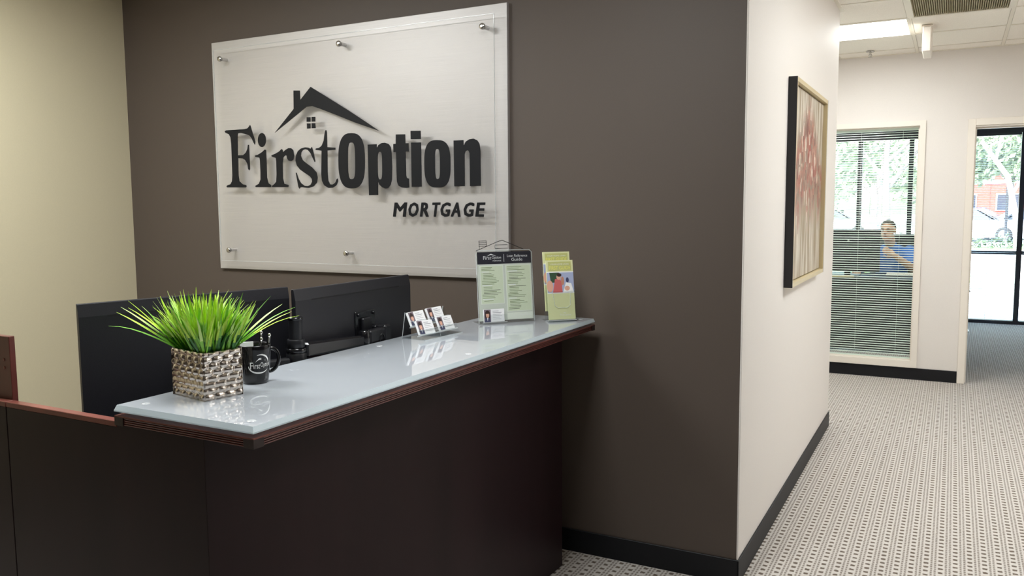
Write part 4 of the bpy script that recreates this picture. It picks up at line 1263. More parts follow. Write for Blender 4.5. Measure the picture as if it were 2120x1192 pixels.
def card(T, u0, v0, label, long_hair, rot=0.0, w=0.088, h=0.0508, thick=0.008, lines=6):
    o = Vector(T(u0, v0, -0.005))
    ux = Vector(T(1, 0, 0)) - Vector(T(0, 0, 0))
    uy = Vector(T(0, 1, 0)) - Vector(T(0, 0, 0))
    uz = Vector(T(0, 0, 1)) - Vector(T(0, 0, 0))
    c, s = math.cos(rot), math.sin(rot)
    fr = frame(o, ux * c + uy * s, uy * c - ux * s, uz)
    t = thing('business_card', fr(w / 2, 0, 0), label, 'business card', 'business cards on the counter')
    MB().bbox(0, w, 0, h, 0, thick, 0.0003, fr).build('card_stack', 'paper', t)
    fr2 = lambda u, v, q=0.0: fr(u, v, thick + q)
    b = MB()
    portrait(b, fr2, 0.002, 0.030, 0.001, h - 0.001, long_hair)
    b.build('portrait_print', None, t, fixn=False)
    b = MB()
    for k in range(lines):
        l = [0.6, 0.9, 0.8, 0.95, 0.7, 0.85][k % 6] * (w - 0.046)
        y = h - 0.009 - k * 0.0062
        rect(b, fr2, 0.038, 0.038 + l, y, y + (0.0018 if k in (0, 1) else 0.0010), 0.0003, 'ink')
    b.build('text_lines', None, t, fixn=False)
    return t
card(T1, 0.004, 0.002, 'business card in the front left pocket of the clear holder', False, R(-3))
card(T1, 0.122, 0.002, 'business card in the front right pocket of the clear holder', False, R(-1))
card(T2, 0.002, 0.001, 'business card in the back left pocket of the clear holder', False)
card(T2, 0.110, 0.004, 'business card in the back right pocket of the clear holder', True)

# ================================================================ LOAN GUIDE IN ITS ACRYLIC STAND
GO = Vector((-0.9241, -0.4259, ZT))
GU = Vector((0.626, 0.780, 0)).normalized()
GN = Vector((0.780, -0.626, 0)).normalized()
LEAN = R(6)
GV = (Vector((0, 0, 1)) * math.cos(LEAN) - GN * math.sin(LEAN)).normalized()
GZ = GU.cross(GV)
gf = frame(GO + GN * 0.0, GU, GV, GZ)
GW, GH = 0.240, 0.290
g = thing('guide_stand', gf(GW / 2, 0, 0), 'clear acrylic stand with a wire house shape on top', 'display stand')
MB().box(0, GW, 0.004, GH, 0.004, 0.0065, gf).build('front_sheet', 'acrylic', g)
MB().box(0, GW, 0.004, GH, -0.0055, -0.003, gf).build('back_sheet', 'acrylic', g)
gb = frame(GO, GU, -GN, (0, 0, 1))
MB().box(0, GW, -0.012, 0.075, 0.0004, 0.003, gb).build('foot_sheet', 'acrylic', g)
b = MB()
b.tube([gf(0.0, 0.004, 0.0), gf(0.0, GH - 0.01, 0.0)], 0.0016, 6).tube([gf(GW, 0.004, 0.0), gf(GW, GH - 0.01, 0.0), gf(GW - 0.010, GH, 0.0), gf(0.006, GH, 0.0)], 0.0016, 6)
b.build('sheet_edge', 'acrylic_edge', g)
b = MB()
b.tube([gf(0.002, GH, 0), gf(0.100, GH + 0.036, 0), gf(0.116, GH + 0.039, 0), gf(0.128, GH + 0.034, 0), gf(0.205, GH + 0.002, 0)], 0.0012, 6)
b.tube([gf(0.016, GH + 0.004, 0), gf(0.016, GH + 0.038, 0)], 0.0010, 6).tube([gf(0.046, GH + 0.016, 0), gf(0.046, GH + 0.038, 0)], 0.0010, 6)
for z in (0.038, 0.031, 0.024, 0.017):
    b.tube([gf(0.014, GH + z, 0), gf(0.048, GH + z, 0)], 0.0009, 6)
x0, x1, y0, y1 = 0.083, 0.137, GH + 0.007, GH + 0.021
b.tube([gf(x0, y0, 0), gf(x1, y0, 0), gf(x1, y1, 0), gf(x0, y1, 0), gf(x0, y0, 0)], 0.0010, 6)
b.build('wire_house', 'slot', g)

sh = thing('loan_guide', gf(GW / 2, 0.02, 0), 'sage green loan guide sheet with a charcoal header in the acrylic stand', 'leaflet')
MB().bbox(0.004, GW - 0.004, 0.012, GH - 0.006, -0.0022, 0.0006, 0.0002, gf).build('sheet', 'guide_back', sh)
gp = lambda u, v, q=0.0: gf(u, v, 0.0007 + q)
b = MB()
rect(b, gp, 0.004, GW - 0.004, 0.236, GH - 0.006, 0.0002, 'navy')
b.build('header', None, sh, fixn=False)
b = MB()
text_on(b, 'First', gp, 0.030, 0.254, 0.034, 0.014, 0.0006)
text_on(b, 'Option', gp, 0.066, 0.254, 0.040, 0.013, 0.0006)
b.use('white_print')
b.flat([gp(0.044, 0.266, 0.0006), gp(0.060, 0.276, 0.0006), gp(0.066, 0.276, 0.0006), gp(0.086, 0.267, 0.0006), gp(0.064, 0.272, 0.0006), gp(0.060, 0.272, 0.0006)])
text_on(b, 'MORTGAGE', gp, 0.070, 0.246, 0.036, 0.005, 0.0006)
rect(b, gp, 0.117, 0.1185, 0.244, 0.274, 0.0006, 'white_print')
text_on(b, 'Loan Reference', gp, 0.132, 0.262, 0.088, 0.010, 0.0006)
text_on(b, 'Guide', gp, 0.150, 0.246, 0.048, 0.012, 0.0006)
b.build('header_text', None, sh, fixn=False)
def column(u0, u1, v0, v1, seed):
    b = MB()
    rect(b, gp, u0, u1, v0, v1, 0.0002, 'green_panel2')
    rect(b, gp, u0 + 0.004, u1 - 0.003, v0 + 0.003, v1 - 0.003, 0.0004, 'green_panel')
    b.build('text_panel', None, sh, fixn=False)
    rr = random.Random(seed)
    b = MB()
    v = v1 - 0.009
    k = 0
    while v > v0 + 0.006:
        if k % 9 == 3:
            rect(b, gp, u0 + 0.008, u0 + 0.008 + rr.uniform(0.03, 0.05), v, v + 0.0028, 0.0007, 'white_print')
        else:
            st = 0.008 if k % 9 < 3 else 0.014
            rect(b, gp, u0 + st, u0 + st + rr.uniform(0.035, 0.078), v, v + 0.0016, 0.0007, rr.choice(['ink_green', 'ink_dark', 'ink_green']))
        v -= 0.0060
        k += 1
    b.build('text_lines', None, sh, fixn=False)
column(0.012, 0.113, 0.078, 0.231, 3)
column(0.122, 0.232, 0.044, 0.231, 5)
b = MB()
rect(b, gp, 0.122, 0.232, 0.014, 0.040, 0.0003, 'green_panel2')
text_on(b, 'FirstOption', gp, 0.178, 0.026, 0.044, 0.007, 0.0006)
b.use('white_print')
b.flat([gp(0.192, 0.034, 0.0006), gp(0.200, 0.038, 0.0006), gp(0.212, 0.034, 0.0006), gp(0.200, 0.0365, 0.0006)])
b.build('footer', None, sh, fixn=False)
# the card pocket on the stand and its card
MB().box(0.012, 0.116, 0.006, 0.036, 0.0135, 0.0150, gf).build('card_pocket', 'acrylic', g)
MB().box(0.012, 0.116, 0.0045, 0.0062, 0.0062, 0.0150, gf).build('pocket_floor', 'acrylic_edge', g)
gcard = frame(gf(0, 0, 0.0135), GU, GV, GZ)
card(gcard, 0.016, 0.0075, 'business card in the pocket of the green guide stand', True, 0.0, thick=0.0045)

# ================================================================ BROCHURE HOLDER
BO = Vector((-0.7064, -0.2486, ZT))
BU = Vector((0.696, 0.718, 0)).normalized()
BN = Vector((0.718, -0.696, 0)).normalized()
BL = R(9)
BV = (Vector((0, 0, 1)) * math.cos(BL) - BN * math.sin(BL)).normalized()
BZ = BU.cross(BV)
bf = frame(BO, BU, BV, BZ)
BW = 0.1165
h_ = thing('brochure_holder', bf(BW / 2, 0, -0.03), 'clear acrylic brochure holder at the wall end of the counter', 'display stand')
MB().box(-0.001, BW + 0.001, 0.008, 0.122, 0.006, 0.0085, bf).build('front_sheet', 'acrylic', h_)
MB().box(-0.001, BW + 0.001, 0.008, 0.235, -0.034, -0.0315, bf).build('back_sheet', 'acrylic', h_)
MB().box(-0.001, BW + 0.001, 0.008, 0.165, -0.011, -0.009, bf).build('divider_sheet', 'acrylic', h_)
for u in (-0.0035, BW + 0.001):
    b = MB()
    b.prism([[(0.008, 0.0085), (0.008, -0.034), (0.220, -0.034), (0.160, -0.010), (0.120, 0.0085)]], lambda p, q, w: bf(w, p, q), u, u + 0.0025)
    b.build('side_sheet', 'acrylic', h_)
bb = frame(BO, BU, -BN, (0, 0, 1))
MB().box(-0.002, BW + 0.002, -0.010, 0.085, 0.0004, 0.0028, bb).build('foot_sheet', 'acrylic', h_)
MB().box(-0.001, BW + 0.001, 0.004, 0.008, -0.034, 0.0085, bf).build('pocket_floor', 'acrylic_edge', h_)
b = MB()
b.tube([bf(0.020, 0.122, 0.0072), bf(0.028, 0.066, 0.0072), bf(0.040, 0.056, 0.0072), bf(0.082, 0.056, 0.0072), bf(0.094, 0.066, 0.0072), bf(0.098, 0.122, 0.0072)], 0.0011, 6)
b.build('thumb_notch', 'acrylic_edge', h_)
def brochure(fr, label, W_, H_):
    t = thing('brochure', fr(W_ / 2, 0, 0), label, 'brochure', 'olive brochures in the acrylic holder')
    MB().bbox(0, W_, 0, H_, -0.006, 0, 0.0003, fr).build('leaflet', 'olive2', t)
    b = MB()
    rect(b, fr, 0.0, W_, H_ * 0.80, H_, 0.0002, 'olive2')
    rect(b, fr, 0.008, W_ - 0.008, H_ * 0.82, H_ - 0.006, 0.0004, 'olive')
    b.build('cover_band', None, t, fixn=False)
    b = MB()
    text_on(b, 'YOUR HOME LOAN', fr, 0.018, H_ - 0.0185, W_ - 0.036, 0.005, 0.0008, 'white_print')
    text_on(b, 'FIRST GUIDE', fr, 0.012, H_ - 0.038, W_ - 0.024, 0.0145, 0.0008, 'yellow')
    b.build('title', None, t, fixn=False)
    b = MB()
    v0, v1 = H_ * 0.455, H_ * 0.79
    rect(b, fr, 0, W_, v0 - 0.004, v1 + 0.004, 0.0004, 'white_print')
    rect(b, fr, 0, W_, v0, v1, 0.0006, 'blue_print')
    hh = v1 - v0
    b.use('tree_print')
    b.flat([fr(W_ * .14, v0 + hh * .5, .0008), fr(W_ * .42, v0 + hh * .5, .0008), fr(W_ * .46, v1, .0008), fr(W_ * .10, v1, .0008)])
    b.use('red_print')
    b.flat([fr(W_ * .20, v0, .0010), fr(W_ * .56, v0, .0010), fr(W_ * .55, v0 + hh * .52, .0010), fr(W_ * .46, v0 + hh * .70, .0010), fr(W_ * .30, v0 + hh * .68, .0010)])
    oval(b, fr, W_ * .44, v0 + hh * .78, W_ * .085, hh * .15, .0012, 'skin_print')
    oval(b, fr, W_ * .46, v0 + hh * .88, W_ * .09, hh * .09, .0013, 'hair_print')
    oval(b, fr, W_ * .10, v0 + hh * .32, W_ * .12, hh * .30, .0012, 'skin_print')
    oval(b, fr, W_ * .58, v0 + hh * .58, W_ * .06, hh * .22, .0012, 'skin_print2')
    b.use('white_print')
    b.flat([fr(W_ * .58, v0, .0012), fr(W_ * .98, v0, .0012), fr(W_ * .90, v0 + hh * .45, .0012), fr(W_ * .70, v0 + hh * .50, .0012)])
    oval(b, fr, W_ * .76, v0 + hh * .62, W_ * .055, hh * .13, .0013, 'suit_print')
    oval(b, fr, W_ * .74, v0 + hh * .20, W_ * .10, hh * .12, .0013, 'skin_print')
    b.build('cover_photo', None, t, fixn=False)
    b = MB()
    text_on(b, 'FirstOption', fr, W_ * .42, H_ * 0.052, W_ * .40, 0.010, 0.0006)
    b.use('white_print')
    b.flat([fr(W_ * .52, H_ * .10, .0006), fr(W_ * .58, H_ * .122, .0006), fr(W_ * .70, H_ * .10, .0006), fr(W_ * .58, H_ * .114, .0006)])
    b.build('logo', None, t, fixn=False)
    return t
fr1 = frame(bf(0.001, 0.009, 0.004), BU, BV, BZ)
brochure(fr1, 'front olive brochure with a family photo in the acrylic holder', 0.1145, 0.238)
fr2 = frame(bf(-0.004, 0.045, -0.014), BU, BV, BZ)
brochure(fr2, 'rear olive brochure rising behind the front one in the holder', 0.1145, 0.238)

# ================================================================ PAINTING IN THE HALL
PY0, PY1, PZ0, PZ1, PD_ = 0.8634, 1.9141, 1.1069, 2.0931, 0.0412
pcx = (PY0 + PY1) / 2
pcz = (PZ0 + PZ1) / 2
pt = thing('painting', (0, pcx, pcz), 'abstract brick red and grey canvas in a deep black and gold frame', 'painting')
ft = 0.022
for nm, (y0, y1, z0, z1) in (('frame_side', (PY0, PY0 + ft, PZ0, PZ1)), ('frame_side', (PY1 - ft, PY1, PZ0, PZ1)), ('frame_rail', (PY0 + ft, PY1 - ft, PZ1 - ft, PZ1)), ('frame_rail', (PY0 + ft, PY1 - ft, PZ0, PZ0 + ft))):
    b = MB()
    b.use('frame_gold').box(0.001, PD_ - 0.0004, y0 + 0.0006, y1 - 0.0006, z0 + 0.0006, z1 - 0.0006)
    b.use('frame_black')
    if y1 - y0 < 0.1:
        yo = y0 if y0 == PY0 else y1
        s = 1 if y0 == PY0 else -1
        b.box(0.001, PD_, min(yo, yo + s * 0.006), max(yo, yo + s * 0.006), z0, z1)
    b.build(nm, None, pt)
cvs = MB().bbox(-0.006, 0.006, -(PY1 - PY0) / 2 + ft + 0.004, (PY1 - PY0) / 2 - ft - 0.004, -(PZ1 - PZ0) / 2 + ft + 0.004, (PZ1 - PZ0) / 2 - ft - 0.004, 0.002).build('canvas', 'canvas')
cvs.parent = pt
cvs.location = (0.014, 0, 0)

# ================================================================ OFFICE BEHIND THE INTERIOR WINDOW
dk = thing('office_desk', (-0.45, 6.22, 0), 'dark office desk with a full front panel behind the blind', 'desk')
MB().bbox(-1.30, 0.40, 5.85, 6.60, 0.725, 0.755, 0.004).build('desktop', 'desk_dark', dk)
MB().bbox(-1.26, 0.36, 5.90, 5.92, 0.012, 0.724, 0.002).build('front_panel', 'desk_dark', dk)
MB().bbox(-1.28, -1.255, 5.88, 6.58, 0.002, 0.724, 0.002).build('side_panel', 'desk_dark', dk)
MB().bbox(0.355, 0.38, 5.88, 6.58, 0.002, 0.724, 0.002).build('side_panel', 'desk_dark', dk)

def desk_monitor(x0, x1, y, z0, z1, label):
    t = thing('computer_monitor', ((x0 + x1) / 2, y, 0.755), label, 'monitor')
    MB().bbox(x0, x1, y, y + 0.03, z0, z1, 0.006).build('back_shell', 'monitor_shell', t)
    cx = (x0 + x1) / 2
    MB().bbox(cx - 0.16, cx + 0.16, y - 0.022, y + 0.001, z0 + 0.08, z1 - 0.08, 0.008).build('rear_housing', 'monitor_shell', t)
    MB().bbox(x0 + 0.01, x1 - 0.01, y + 0.0302, y + 0.0315, z0 + 0.012, z1 - 0.01, 0.0004).build('screen', 'screen', t)
    MB().bbox(cx - 0.03, cx + 0.03, y - 0.035, y - 0.018, 0.765, z0 + 0.22, 0.004).build('stand_neck', 'blk', t)
    MB().bbox(cx - 0.12, cx + 0.12, y - 0.10, y + 0.08, 0.7555, 0.767, 0.004).build('stand_base', 'blk', t)
    MB().lathe([(0.012, 0), (0.012, 0.001), (0.006, 0.0016)], (cx, y - 0.022, z1 - 0.12), 14, True, (0, -1, 0)).build('badge', 'steel', t)
    return t
desk_monitor(-0.565, 0.045, 6.10, 0.800, 1.240, 'wide black monitor on the office desk left of the seated man')
desk_monitor(-1.22, -0.61, 6.12, 0.800, 1.235, 'black monitor at the far left of the office desk')
def paper(name, label, x, y, z, w, d, h, a, m, cat):
    f = frame((x, y, z), (math.cos(a), math.sin(a), 0), (-math.sin(a), math.cos(a), 0), (0, 0, 1))
    o = MB().bbox(-w / 2, w / 2, -d / 2, d / 2, 0, h, 0.0008, f).build(name, m)
    rebase(o, (x, y, z))
    return setp(o, label, cat)
paper('folder', 'cream file folder on the desk in front of the wide monitor', -0.33, 5.925, 0.7552, 0.30, 0.10, 0.014, 0.1, 'manila', 'folder')
paper('paper_stack', 'white paper stack at the left of the desk behind the blind', -0.63, 5.94, 0.7552, 0.22, 0.13, 0.020, -0.15, 'paper', 'papers')
kb = thing('keyboard', (0.24, 6.32, 0.7552), 'white keyboard on the desk in front of the seated man', 'keyboard')
kf = frame((0.225, 6.33, 0.7552), (1, 0.0, 0), (0, 1, 0), (0, 0, 1))
MB().bbox(-0.13, 0.13, -0.06, 0.06, 0.0, 0.016, 0.003, kf).build('case', 'white_plastic', kb)
b = MB()
for r_ in range(5):
    for c_ in range(13):
        b.bbox(-0.124 + c_ * 0.0192, -0.108 + c_ * 0.0192, -0.053 + r_ * 0.0212, -0.036 + r_ * 0.0212, 0.016, 0.021, 0.001, kf)
o = b.build('keys', 'white_plastic', kb)
o['kind'] = 'stuff'

# high-backed chair
ch = thing('office_chair', (0.13, 7.0, 0), 'black high-backed office chair carrying the man in blue', 'chair')
def soft(name, x0, x1, y0, y1, z0, z1, m, par, bev=0.04):
    return MB().bbox(x0, x1, y0, y1, z0, z1, bev, None, 3).build(name, m, par)
soft('seat', -0.12, 0.38, 6.62, 7.10, 0.41, 0.50, 'leather', ch)
b = MB()
rings = []
for k in range(9):
    s = k / 8
    z = 0.52 + 0.64 * s
    hw = 0.24 + 0.02 * math.sin(math.pi * s) - 0.06 * max(0, s - 0.8) / 0.2
    y = 7.06 + 0.09 * s
    rings.append([(0.13 + hw * math.cos(a) * (abs(math.cos(a)) ** -0.35 if abs(math.cos(a)) > 0.05 else 1), y + 0.045 * math.sin(a), z) for a in [2 * math.pi * i / 20 for i in range(20)]])
b.ring(rings)
b.build('backrest', 'leather', ch)
MB().tube([(0.13, 6.9, 0.12), (0.13, 6.9, 0.41)], 0.028, 14).build('gas_lift', 'blk', ch)
MB().bbox(0.10, 0.16, 6.95, 7.12, 0.385, 0.409, 0.004).bbox(0.10, 0.16, 7.10, 7.13, 0.39, 0.62, 0.004).build('back_bracket', 'blk', ch)
for k in range(5):
    a = 2 * math.pi * k / 5 + 0.3
    MB().tube([(0.13, 6.9, 0.13), (0.13 + 0.28 * math.cos(a), 6.9 + 0.28 * math.sin(a), 0.075)], [0.024, 0.015], 10).build('leg', 'blk', ch)
    MB().lathe([(0.024, -0.012), (0.026, -0.008), (0.026, 0.008), (0.024, 0.012)], (0.13 + 0.28 * math.cos(a), 6.9 + 0.28 * math.sin(a), 0.027), 14, True, (-math.sin(a), math.cos(a), 0)).build('caster', 'blk', ch)
for s in (-1, 1):
    x = 0.13 + s * 0.285
    MB().tube([(x - s * 0.05, 6.84, 0.44), (x, 6.84, 0.47), (x, 6.85, 0.64)], 0.014, 10).build('arm_post', 'blk', ch)
    soft('armrest', x - 0.03, x + 0.03, 6.74, 7.00, 0.64, 0.67, 'leather', ch, 0.012)

# black cabinet just inside the doorway
fc = thing('file_cabinet', (0.69, 5.6, 0), 'black low cabinet just inside the doorway, only its edge showing', 'cabinet')
MB().bbox(0.535, 0.832, 5.20, 6.00, 0.004, 0.783, 0.003).build('body', 'blk', fc)
for z in (0.03, 0.405):
    d = MB().bbox(0.8322, 0.846, 5.215, 5.985, z, z + 0.36, 0.002).build('drawer', 'blk', fc)
    MB().tube([(0.846, 5.52, z + 0.28), (0.862, 5.53, z + 0.28), (0.862, 5.67, z + 0.28), (0.846, 5.68, z + 0.28)], 0.005, 8).build('handle', 'steel', d)

# ================================================================ THE SEATED MAN
def capsule(b, p0, p1, r0, r1, n=14):
    """tapered limb with rounded ends"""
    p0, p1 = Vector(p0), Vector(p1)
    d = (p1 - p0).normalized()
    L_ = (p1 - p0).length
    prof = [(r0 * math.cos(a), r0 * math.sin(a)) for a in [R(-86 + 86 * k / 4) for k in range(5)]]
    prof += [(r1 * math.cos(a), L_ + r1 * math.sin(a)) for a in [R(86 * k / 4) for k in range(5)]]
    b.lathe(prof, p0, n, True, d)

def loft(b, rows, n=22):
    """closed trunk through stacked ellipses: (x, y, z, rx, ry)"""
    b.ring([[(x + rx * math.cos(2 * math.pi * k / n), y + ry * math.sin(2 * math.pi * k / n), z) for k in range(n)] for x, y, z, rx, ry in rows])

def fuse(mb, name, m, parent, voxel):
    """one continuous surface out of overlapping shapes"""
    o = mb.build(name, m, parent)
    md = o.modifiers.new('remesh', 'REMESH')
    md.mode = 'VOXEL'
    md.voxel_size = voxel
    sm = o.modifiers.new('smooth', 'SMOOTH')
    sm.factor = 0.5
    sm.iterations = 3
    bpy.context.view_layer.update()
    m2 = bpy.data.meshes.new_from_object(o.evaluated_get(bpy.context.evaluated_depsgraph_get()))
    o.modifiers.clear()
    old = o.data
    o.data = m2
    m2.name = name
    m2.materials.clear()
    m2.materials.append(M_[m])
    m2.polygons.foreach_set('use_smooth', [True] * len(m2.polygons))
    bpy.data.meshes.remove(old)
    return o

man = thing('person', (0.10, 6.88, 0.0), 'man in a blue shirt seated at the desk behind the blind', 'person')
HX, HY, HZ = 0.075, 6.66, 1.205          # middle of the head
TR = [(0.115, 6.88, 0.505, 0.10, 0.085), (0.115, 6.88, 0.54, 0.160, 0.122), (0.115, 6.875, 0.63, 0.158, 0.120), (0.115, 6.865, 0.72, 0.146, 0.108),
      (0.112, 6.850, 0.83, 0.158, 0.113), (0.110, 6.835, 0.92, 0.174, 0.116), (0.110, 6.815, 0.985, 0.168, 0.100), (0.108, 6.800, 1.03, 0.118, 0.080), (0.105, 6.79, 1.055, 0.066, 0.060)]
RS, RE, RW = (-0.070, 6.805, 0.980), (-0.150, 6.660, 0.812), (-0.175, 6.430, 0.792)
LS, LE, LW = (0.292, 6.805, 0.980), (0.336, 6.620, 0.812), (0.158, 6.520, 0.950)
HIPS = ((0.035, 6.82, 0.592), (0.195, 6.82, 0.592))
KNEES = ((0.020, 6.40, 0.575), (0.225, 6.40, 0.575))
ANKLES = ((0.020, 6.42, 0.10), (0.225, 6.42, 0.10))
body = MB()
loft(body, TR)
for a, e_, w_ in ((RS, RE, RW), (LS, LE, LW)):
    capsule(body, a, e_, 0.056, 0.044)
    capsule(body, e_, w_, 0.044, 0.029)
for h0, k0, a0 in zip(HIPS, KNEES, ANKLES):
    capsule(body, h0, k0, 0.084, 0.060)
    capsule(body, k0, a0, 0.058, 0.038)
    capsule(body, (a0[0], a0[1], 0.045), (a0[0], a0[1] - 0.15, 0.040), 0.036, 0.030)
capsule(body, (0.104, 6.785, 1.02), (0.084, 6.700, 1.15), 0.058, 0.054)
# head: cranium, jaw, nose, brow, ears
hfr = frame((HX, HY, HZ), Vector((0.97, -0.24, 0)).normalized(), Vector((0.24, 0.97, 0)).normalized(), (0, 0, 1))   # turned a little to his right
body.ell((0, 0.012, 0.035), 0.074, 0.092, 0.085, 20, 14, hfr)
body.ell((0, -0.020, -0.035), 0.058, 0.064, 0.075, 18, 12, hfr)
body.ell((0, -0.048, -0.078), 0.030, 0.030, 0.026, 12, 8, hfr)
body.ell((0, -0.092, -0.008), 0.014, 0.018, 0.026, 10, 8, hfr)
body.ell((0, -0.078, 0.030), 0.050, 0.014, 0.012, 12, 8, hfr)
for s in (-1, 1):
    body.ell((s * 0.074, 0.010, 0.002), 0.010, 0.020, 0.032, 10, 8, hfr)
def hand(wrist, dirv, palmn, side, curl):
    """palm, four unequal curled fingers and a thumb from the side of the palm"""
    d, n_ = Vector(dirv).normalized(), Vector(palmn).normalized()
    n_ = (n_ - d * n_.dot(d)).normalized()
    s_ = d.cross(n_) * side
    w = Vector(wrist)
    f_ = frame(w, s_, d, n_)
    body.ell((0, 0.048, 0), 0.040, 0.046, 0.015, 16, 10, f_)
    capsule(body, w, w + d * 0.03, 0.028, 0.026)
    for k, (off, ln) in enumerate(((-0.028, 0.066), (-0.0095, 0.076), (0.0095, 0.071), (0.028, 0.055))):
        p = w + d * 0.078 + s_ * off
        a = 0.25
        rr = [0.0088, 0.0084, 0.0078, 0.0070]
        for q in range(3):
            p2 = p + (d * math.cos(a) + n_ * math.sin(a)) * ln * (0.45, 0.32, 0.23)[q]
            capsule(body, p, p2, rr[q], rr[q + 1], 10)
            p = p2
            a += curl
    p = w + d * 0.022 - s_ * 0.026
    for q, (ds, dd, dn, r0, r1) in enumerate(((0.022, 0.020, 0.006, 0.013, 0.011), (0.008, 0.026, 0.008, 0.011, 0.0095), (-0.002, 0.020, 0.008, 0.0095, 0.008))):
        p2 = p - s_ * ds + d * dd + n_ * dn
        capsule(body, p, p2, r0, r1, 10)
        p = p2
hand(RW, (-0.12, -1, -0.08), (0, -0.1, -1), 1, 0.35)
hand(LW, (-0.80, -0.12, 0.52), (-0.3, 0.9, 0.2), -1, 0.55)
fuse(body, 'body', 'skin', man, 0.0048)
# shirt: torso and sleeves a finger wider than the body
b = MB()
loft(b, [(x, y, z + (0.006 if k == len(TR) - 1 else 0), rx + 0.014, ry + 0.014) for k, (x, y, z, rx, ry) in enumerate(TR[1:])])
capsule(b, RS, RE, 0.072, 0.060)
capsule(b, RE, Vector(RE).lerp(Vector(RW), 0.82), 0.060, 0.045)
capsule(b, LS, Vector(LS).lerp(Vector(LE), 0.70), 0.072, 0.064)
fuse(b, 'shirt', 'shirt', man, 0.009)
b = MB()
for k in range(9):
    a0, a1 = R(200 + 140 * k / 9), R(200 + 140 * (k + 1) / 9)
    c0 = Vector((0.102, 6.775, 1.050))
    q = lambda a, r_, z: c0 + Vector((r_ * math.cos(a), r_ * math.sin(a), z))
    b.add([q(a0, 0.066, 0), q(a1, 0.066, 0), q(a1, 0.060, 0.032), q(a0, 0.060, 0.032), q(a0, 0.062, 0), q(a1, 0.062, 0), q(a1, 0.057, 0.032), q(a0, 0.057, 0.032)], [(0, 1, 2, 3), (4, 7, 6, 5), (3, 2, 6, 7)])
b.build('collar', 'shirt', man)
b = MB()
loft(b, [(0.115, 6.88, 0.503, 0.12, 0.10), (0.115, 6.88, 0.54, 0.172, 0.134), (0.115, 6.88, 0.62, 0.170, 0.132), (0.115, 6.875, 0.66, 0.15, 0.115)])
for h0, k0, a0 in zip(HIPS, KNEES, ANKLES):
    capsule(b, h0, k0, 0.096, 0.074)
    capsule(b, k0, (a0[0], a0[1], 0.13), 0.072, 0.056)
fuse(b, 'trousers', 'trousers', man, 0.011)
for a0 in ANKLES:
    b = MB()
    capsule(b, (a0[0], a0[1] + 0.01, 0.047), (a0[0], a0[1] - 0.17, 0.042), 0.045, 0.040)
    b.build('shoe', 'blk', man)
# short grey hair: a cap over the crown and the back of the head
b = MB()
vs, fs = [], []
nu, nv = 28, 12
for j in range(nv + 1):
    for i in range(nu):
        a = 2 * math.pi * i / nu
        front = max(0.0, -math.sin(a))            # a = 270 deg is the forehead
        low = R(104) - R(52) * front ** 0.7 - R(10) * abs(math.cos(a)) ** 4
        th = low * j / nv
        rr = 1.06 + 0.012 * random.random()
        vs.append(hfr(0.074 * rr * math.sin(th) * math.cos(a), 0.012 + 0.092 * rr * math.sin(th) * math.sin(a), 0.035 + 0.085 * rr * math.cos(th)))
for j in range(nv):
    for i in range(nu):
        k = (i + 1) % nu
        fs.append((j * nu + i, j * nu + k, (j + 1) * nu + k, (j + 1) * nu + i))
b.add(vs, fs, True)
b.build('hair', 'hair', man)
for s in (-1, 1):
    e_ = MB().ell((s * 0.028, -0.072, 0.012), 0.0115, 0.009, 0.0065, 12, 8, hfr).build('eye', 'eye', man)
    MB().ell((s * 0.028, -0.0805, 0.012), 0.0055, 0.003, 0.0055, 10, 6, hfr).build('iris', 'iris', e_)
    MB().ell((s * 0.028, -0.087, 0.033), 0.018, 0.005, 0.004, 10, 6, hfr).build('eyebrow', 'hair', man)
MB().ell((0, -0.080, -0.048), 0.021, 0.007, 0.006, 12, 6, hfr).build('mouth', 'lip', man)

# ================================================================ OUTSIDE
ZG = -0.15
def ground(name, pts, z0, z1, m):
    b = MB()
    n = len(pts)
    b.add([(x, y, z0) for x, y in pts] + [(x, y, z1) for x, y in pts], [list(range(n))[::-1], [i + n for i in range(n)]] + [(i, (i + 1) % n, (i + 1) % n + n, i + n) for i in range(n)])
    return struct(name, b, m)
ground('ground', [(-60, 8.83), (60, 8.83), (60, 140), (-60, 140)], -0.4, ZG, 'asphalt')
ground('lawn_strip', [(-14, 15.6), (1.20, 15.6), (1.32, 18.2), (-14, 18.2)], ZG, ZG + 0.03, 'lawn')
ground('lawn_verge', [(-30, 30.6), (30, 30.6), (30, 32.6), (-30, 32.6)], ZG, ZG + 0.04, 'lawn')
kb_ = MB().bbox(0.72, 1.24, 15.05, 15.22, ZG + 0.0005, ZG + 0.11, 0.02).build('wheel_stop', 'kerb')
rebase(kb_, (0.98, 15.13, ZG))
setp(kb_, 'grey concrete wheel stop on the pavement beyond the doorway', 'wheel stop')

def leaf_cloud(b, blobs, n, size, mats):
    for k in range(n):
        c, r_ = random.choice(blobs)
        v = Vector((random.gauss(0, 1), random.gauss(0, 1), random.gauss(0, 1))).normalized() * r_ * random.random() ** 0.45
        p = Vector(c) + v
        a = Vector((random.gauss(0, 1), random.gauss(0, 1), random.gauss(0, 1))).normalized()
        t_ = a.orthogonal().normalized()
        q = a.cross(t_)
        s = size * random.uniform(0.6, 1.3)
        b.use(random.choice(mats))
        b.add([p - t_ * s, p + q * s * 0.45, p + t_ * s, p - q * s * 0.45], [(0, 1, 2, 3)], False)

